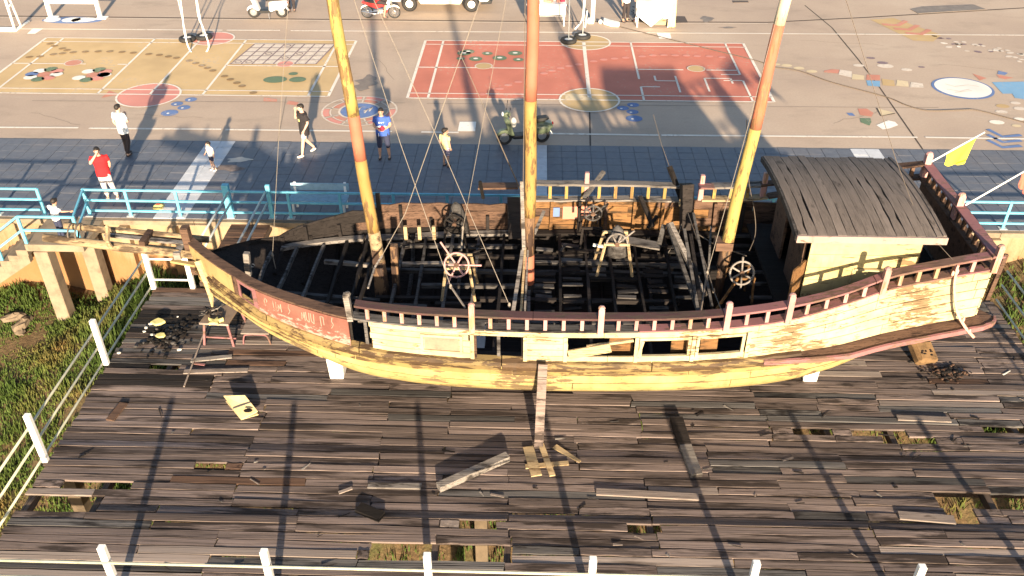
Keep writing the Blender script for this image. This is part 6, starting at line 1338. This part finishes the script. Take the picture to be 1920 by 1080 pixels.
for p, q in (((-20.95, 34.75, .04), (-20.95, 34.75, 2.1)), ((-20.95, 35.25, .04), (-20.95, 34.85, 2.1)), ((-20.95, 34.75, .04), (-20.95, 35.9, .04)), ((-20.95, 34.75, 2.1), (-23.9, 34.75, 2.1)), ((-20.95, 35.0, .04), (-23.9, 35.0, .04)), ((-20.95, 34.75, .04), (-23.9, 34.75, .04)), ((-20.95, 34.75, 1.0), (-20.95, 35.05, 1.0)), ((-23.9, 34.75, 0), (-23.9, 34.75, 2.1))):
    mb = MB(); mb.tube([p, q], .05, 8); mb.build('goal_bar', 'white_paint', gp, smooth=True)
rebase(gp)
bd = thing('notice_board', 'large white notice board on two legs near the left goal', 'board', loc=(-19.3, 36.5, 0))
for x in (-20.30, -18.22): mb = MB(); mb.bar((x, 36.5, 0), (x, 36.5, 2.4), .15, .12); mb.build('leg', 'white_paint', bd); mb = MB(); mb.box((x+.08, 36.5, .02), (.4, .3, .04)); mb.build('foot', 'white_paint', bd)
mb = MB(); mb.box((-19.26, 36.46, 1.35), (2.1, .05, 1.5)); mb.build('board_panel', 'white_paint', bd, bevel=.01); mb = MB(); mb.box((-18.62, 36.43, .90), (.18, .012, .14)); mb.build('board_notice', 'paint_grid', bd); rebase(bd)
ta = thing('stall_table', 'white fronted table piled with red goods at the top of the plaza', 'table', loc=(.3, 36.1, 0))
mb = MB(); mb.box((.30, 36.0, .62), (1.55, .05, .42)); mb.build('front_panel', 'white_paint', ta); mb = MB(); mb.box((.30, 36.45, .86), (1.6, .95, .04)); mb.build('tabletop', 'white_paint', ta)
for x in (-.42, 1.02):
    for y in (36.02, 36.88): mb = MB(); mb.box((x, y, .42), (.05, .05, .84)); mb.build('leg', 'white_paint', ta)
mb = MB(); mb.box((.3, 35.985, .44), (1.55, .03, .03)); mb.build('rail', 'black_plastic', ta); rebase(ta)
rnd = random.Random(31)
for i in range(9):
    x = -.35+.16*i; y = 36.2+rnd.uniform(0, .5); mm = rnd.choice(['paint_red_bike', 'paint_dull', 'cloth_maroon', 'litter_white']); h_ = rnd.uniform(.08, .2)
    single('packet', 'reddish packet among the goods piled on the white fronted table', 'packet', mm, lambda mb: mb.box((x, y, .88+h_/2), (rnd.uniform(.1, .2), rnd.uniform(.12, .25), h_), Matrix.Rotation(rnd.uniform(-.5, .5), 3, 'Z')), 'goods on the stall table', .01)
dr = thing('draped_table', 'table under a white sheet at the top of the plaza', 'table', loc=(4.6, 36.1, 0)); rs = []
mb = MB(); mb.box((4.6, 36.3, .70), (1.35, .75, .04)); mb.build('tabletop', 'raw_wood', dr)
for x in (3.98, 5.22):
    for y in (35.98, 36.62): mb = MB(); mb.box((x, y, .34), (.05, .05, .68)); mb.build('leg', 'white_paint', dr)
mb = MB(); n = 16
for i in range(n+1):
    x = lerp(3.92, 5.30, i/n); wv_ = .03*math.sin(i*1.4); b0 = lerp(.50, .04, min(1, i/7)) if i < 8 else lerp(.04, .42, (i-7)/5) if i < 13 else .38
    b0 = max(.03, b0); hh = .74+.55*max(0, (i-5)/11)**1.2
    rs.append([(x, 35.90+wv_, b0), (x, 35.90-wv_*.5, .5*(b0+.74)), (x, 35.92, .74), (x, 36.2, hh), (x, 36.5, hh+.25), (x, 36.68, .76), (x, 36.72, .3)])
mb.rings(rs, closed=False); mb.build('sheet', 'white_cloth', dr, smooth=True)
rs = []; mb = MB()
for i in range(9):
    x = lerp(5.2, 5.50, i/8); rs.append([(x, 35.85+.04*math.sin(i*2), .05), (x, 36.0, .7), (x, 36.2, 1.35), (x, 36.5, 1.6)])
mb.rings(rs, closed=False); mb.build('hanging_sheet', 'cloth_yellow', dr, smooth=True); mb = MB(); mb.box((4.9, 36.05, .3), (.45, .2, .4)); mb.build('box_under', 'raw_wood', dr); rebase(dr)
rubble('goods_heap', 'heap of dark clothes and bags behind the draped table', 'goods', (4.3, 37.1, 0), (.6, .5), 60, ['cloth_dark', 'cloth_navy', 'cloth_dark', 'cloth_maroon'], 5, .5, (.15, .4))
cp = thing('concrete_post', 'pale concrete post standing behind the right tyres', 'post', loc=(2.2, 36.5, 0)); mb = MB(); mb.tube([(2.2, 36.6, 0), (2.2, 36.6, 3.2)], .10, 14); mb.build('shaft', 'white_paint', cp, smooth=True); mb = MB(); mb.box((2.12, 36.45, .09), (.26, .26, .18)); mb.build('foot_block', 'white_paint', cp, bevel=.02); rebase(cp)
single('stone_block', 'small round white stone right of the concrete post foot', 'stone', 'white_paint', lambda mb: mb.ell((2.52, 36.35, .08), (.09, .09, .09), 10, 6), smooth=True)
single('white_sack', 'white folded sack lying on the plaza right of the concrete post', 'sack', 'white_cloth', lambda mb: mb.rings([[(2.62, 36.15, .03), (2.66, 36.75, .03), (2.66, 36.7, .16), (2.62, 36.2, .14)], [(2.9, 35.9, .02), (2.95, 36.4, .02), (2.95, 36.35, .18), (2.9, 35.95, .2)], [(3.25, 35.85, .02), (3.3, 36.25, .02), (3.3, 36.2, .14), (3.25, 35.9, .16)]]), bevel=.03)
cab_ = thing('ground_cable', 'long thin cable running loosely across the right of the plaza', 'cable', loc=G(1500, 140)); mb = MB(); mb.tube(curved([G(u, v, .02) for u, v in ((1130, 42), (1190, 57), (1250, 72), (1330, 92), (1420, 114), (1450, 125), (1500, 133), (1560, 154), (1660, 181), (1700, 197), (1740, 207), (1800, 206), (1830, 206), (1880, 218), (1960, 240))], 5), .018, 6); mb.build('cable', 'rope_dark', cab_); rebase(cab_)
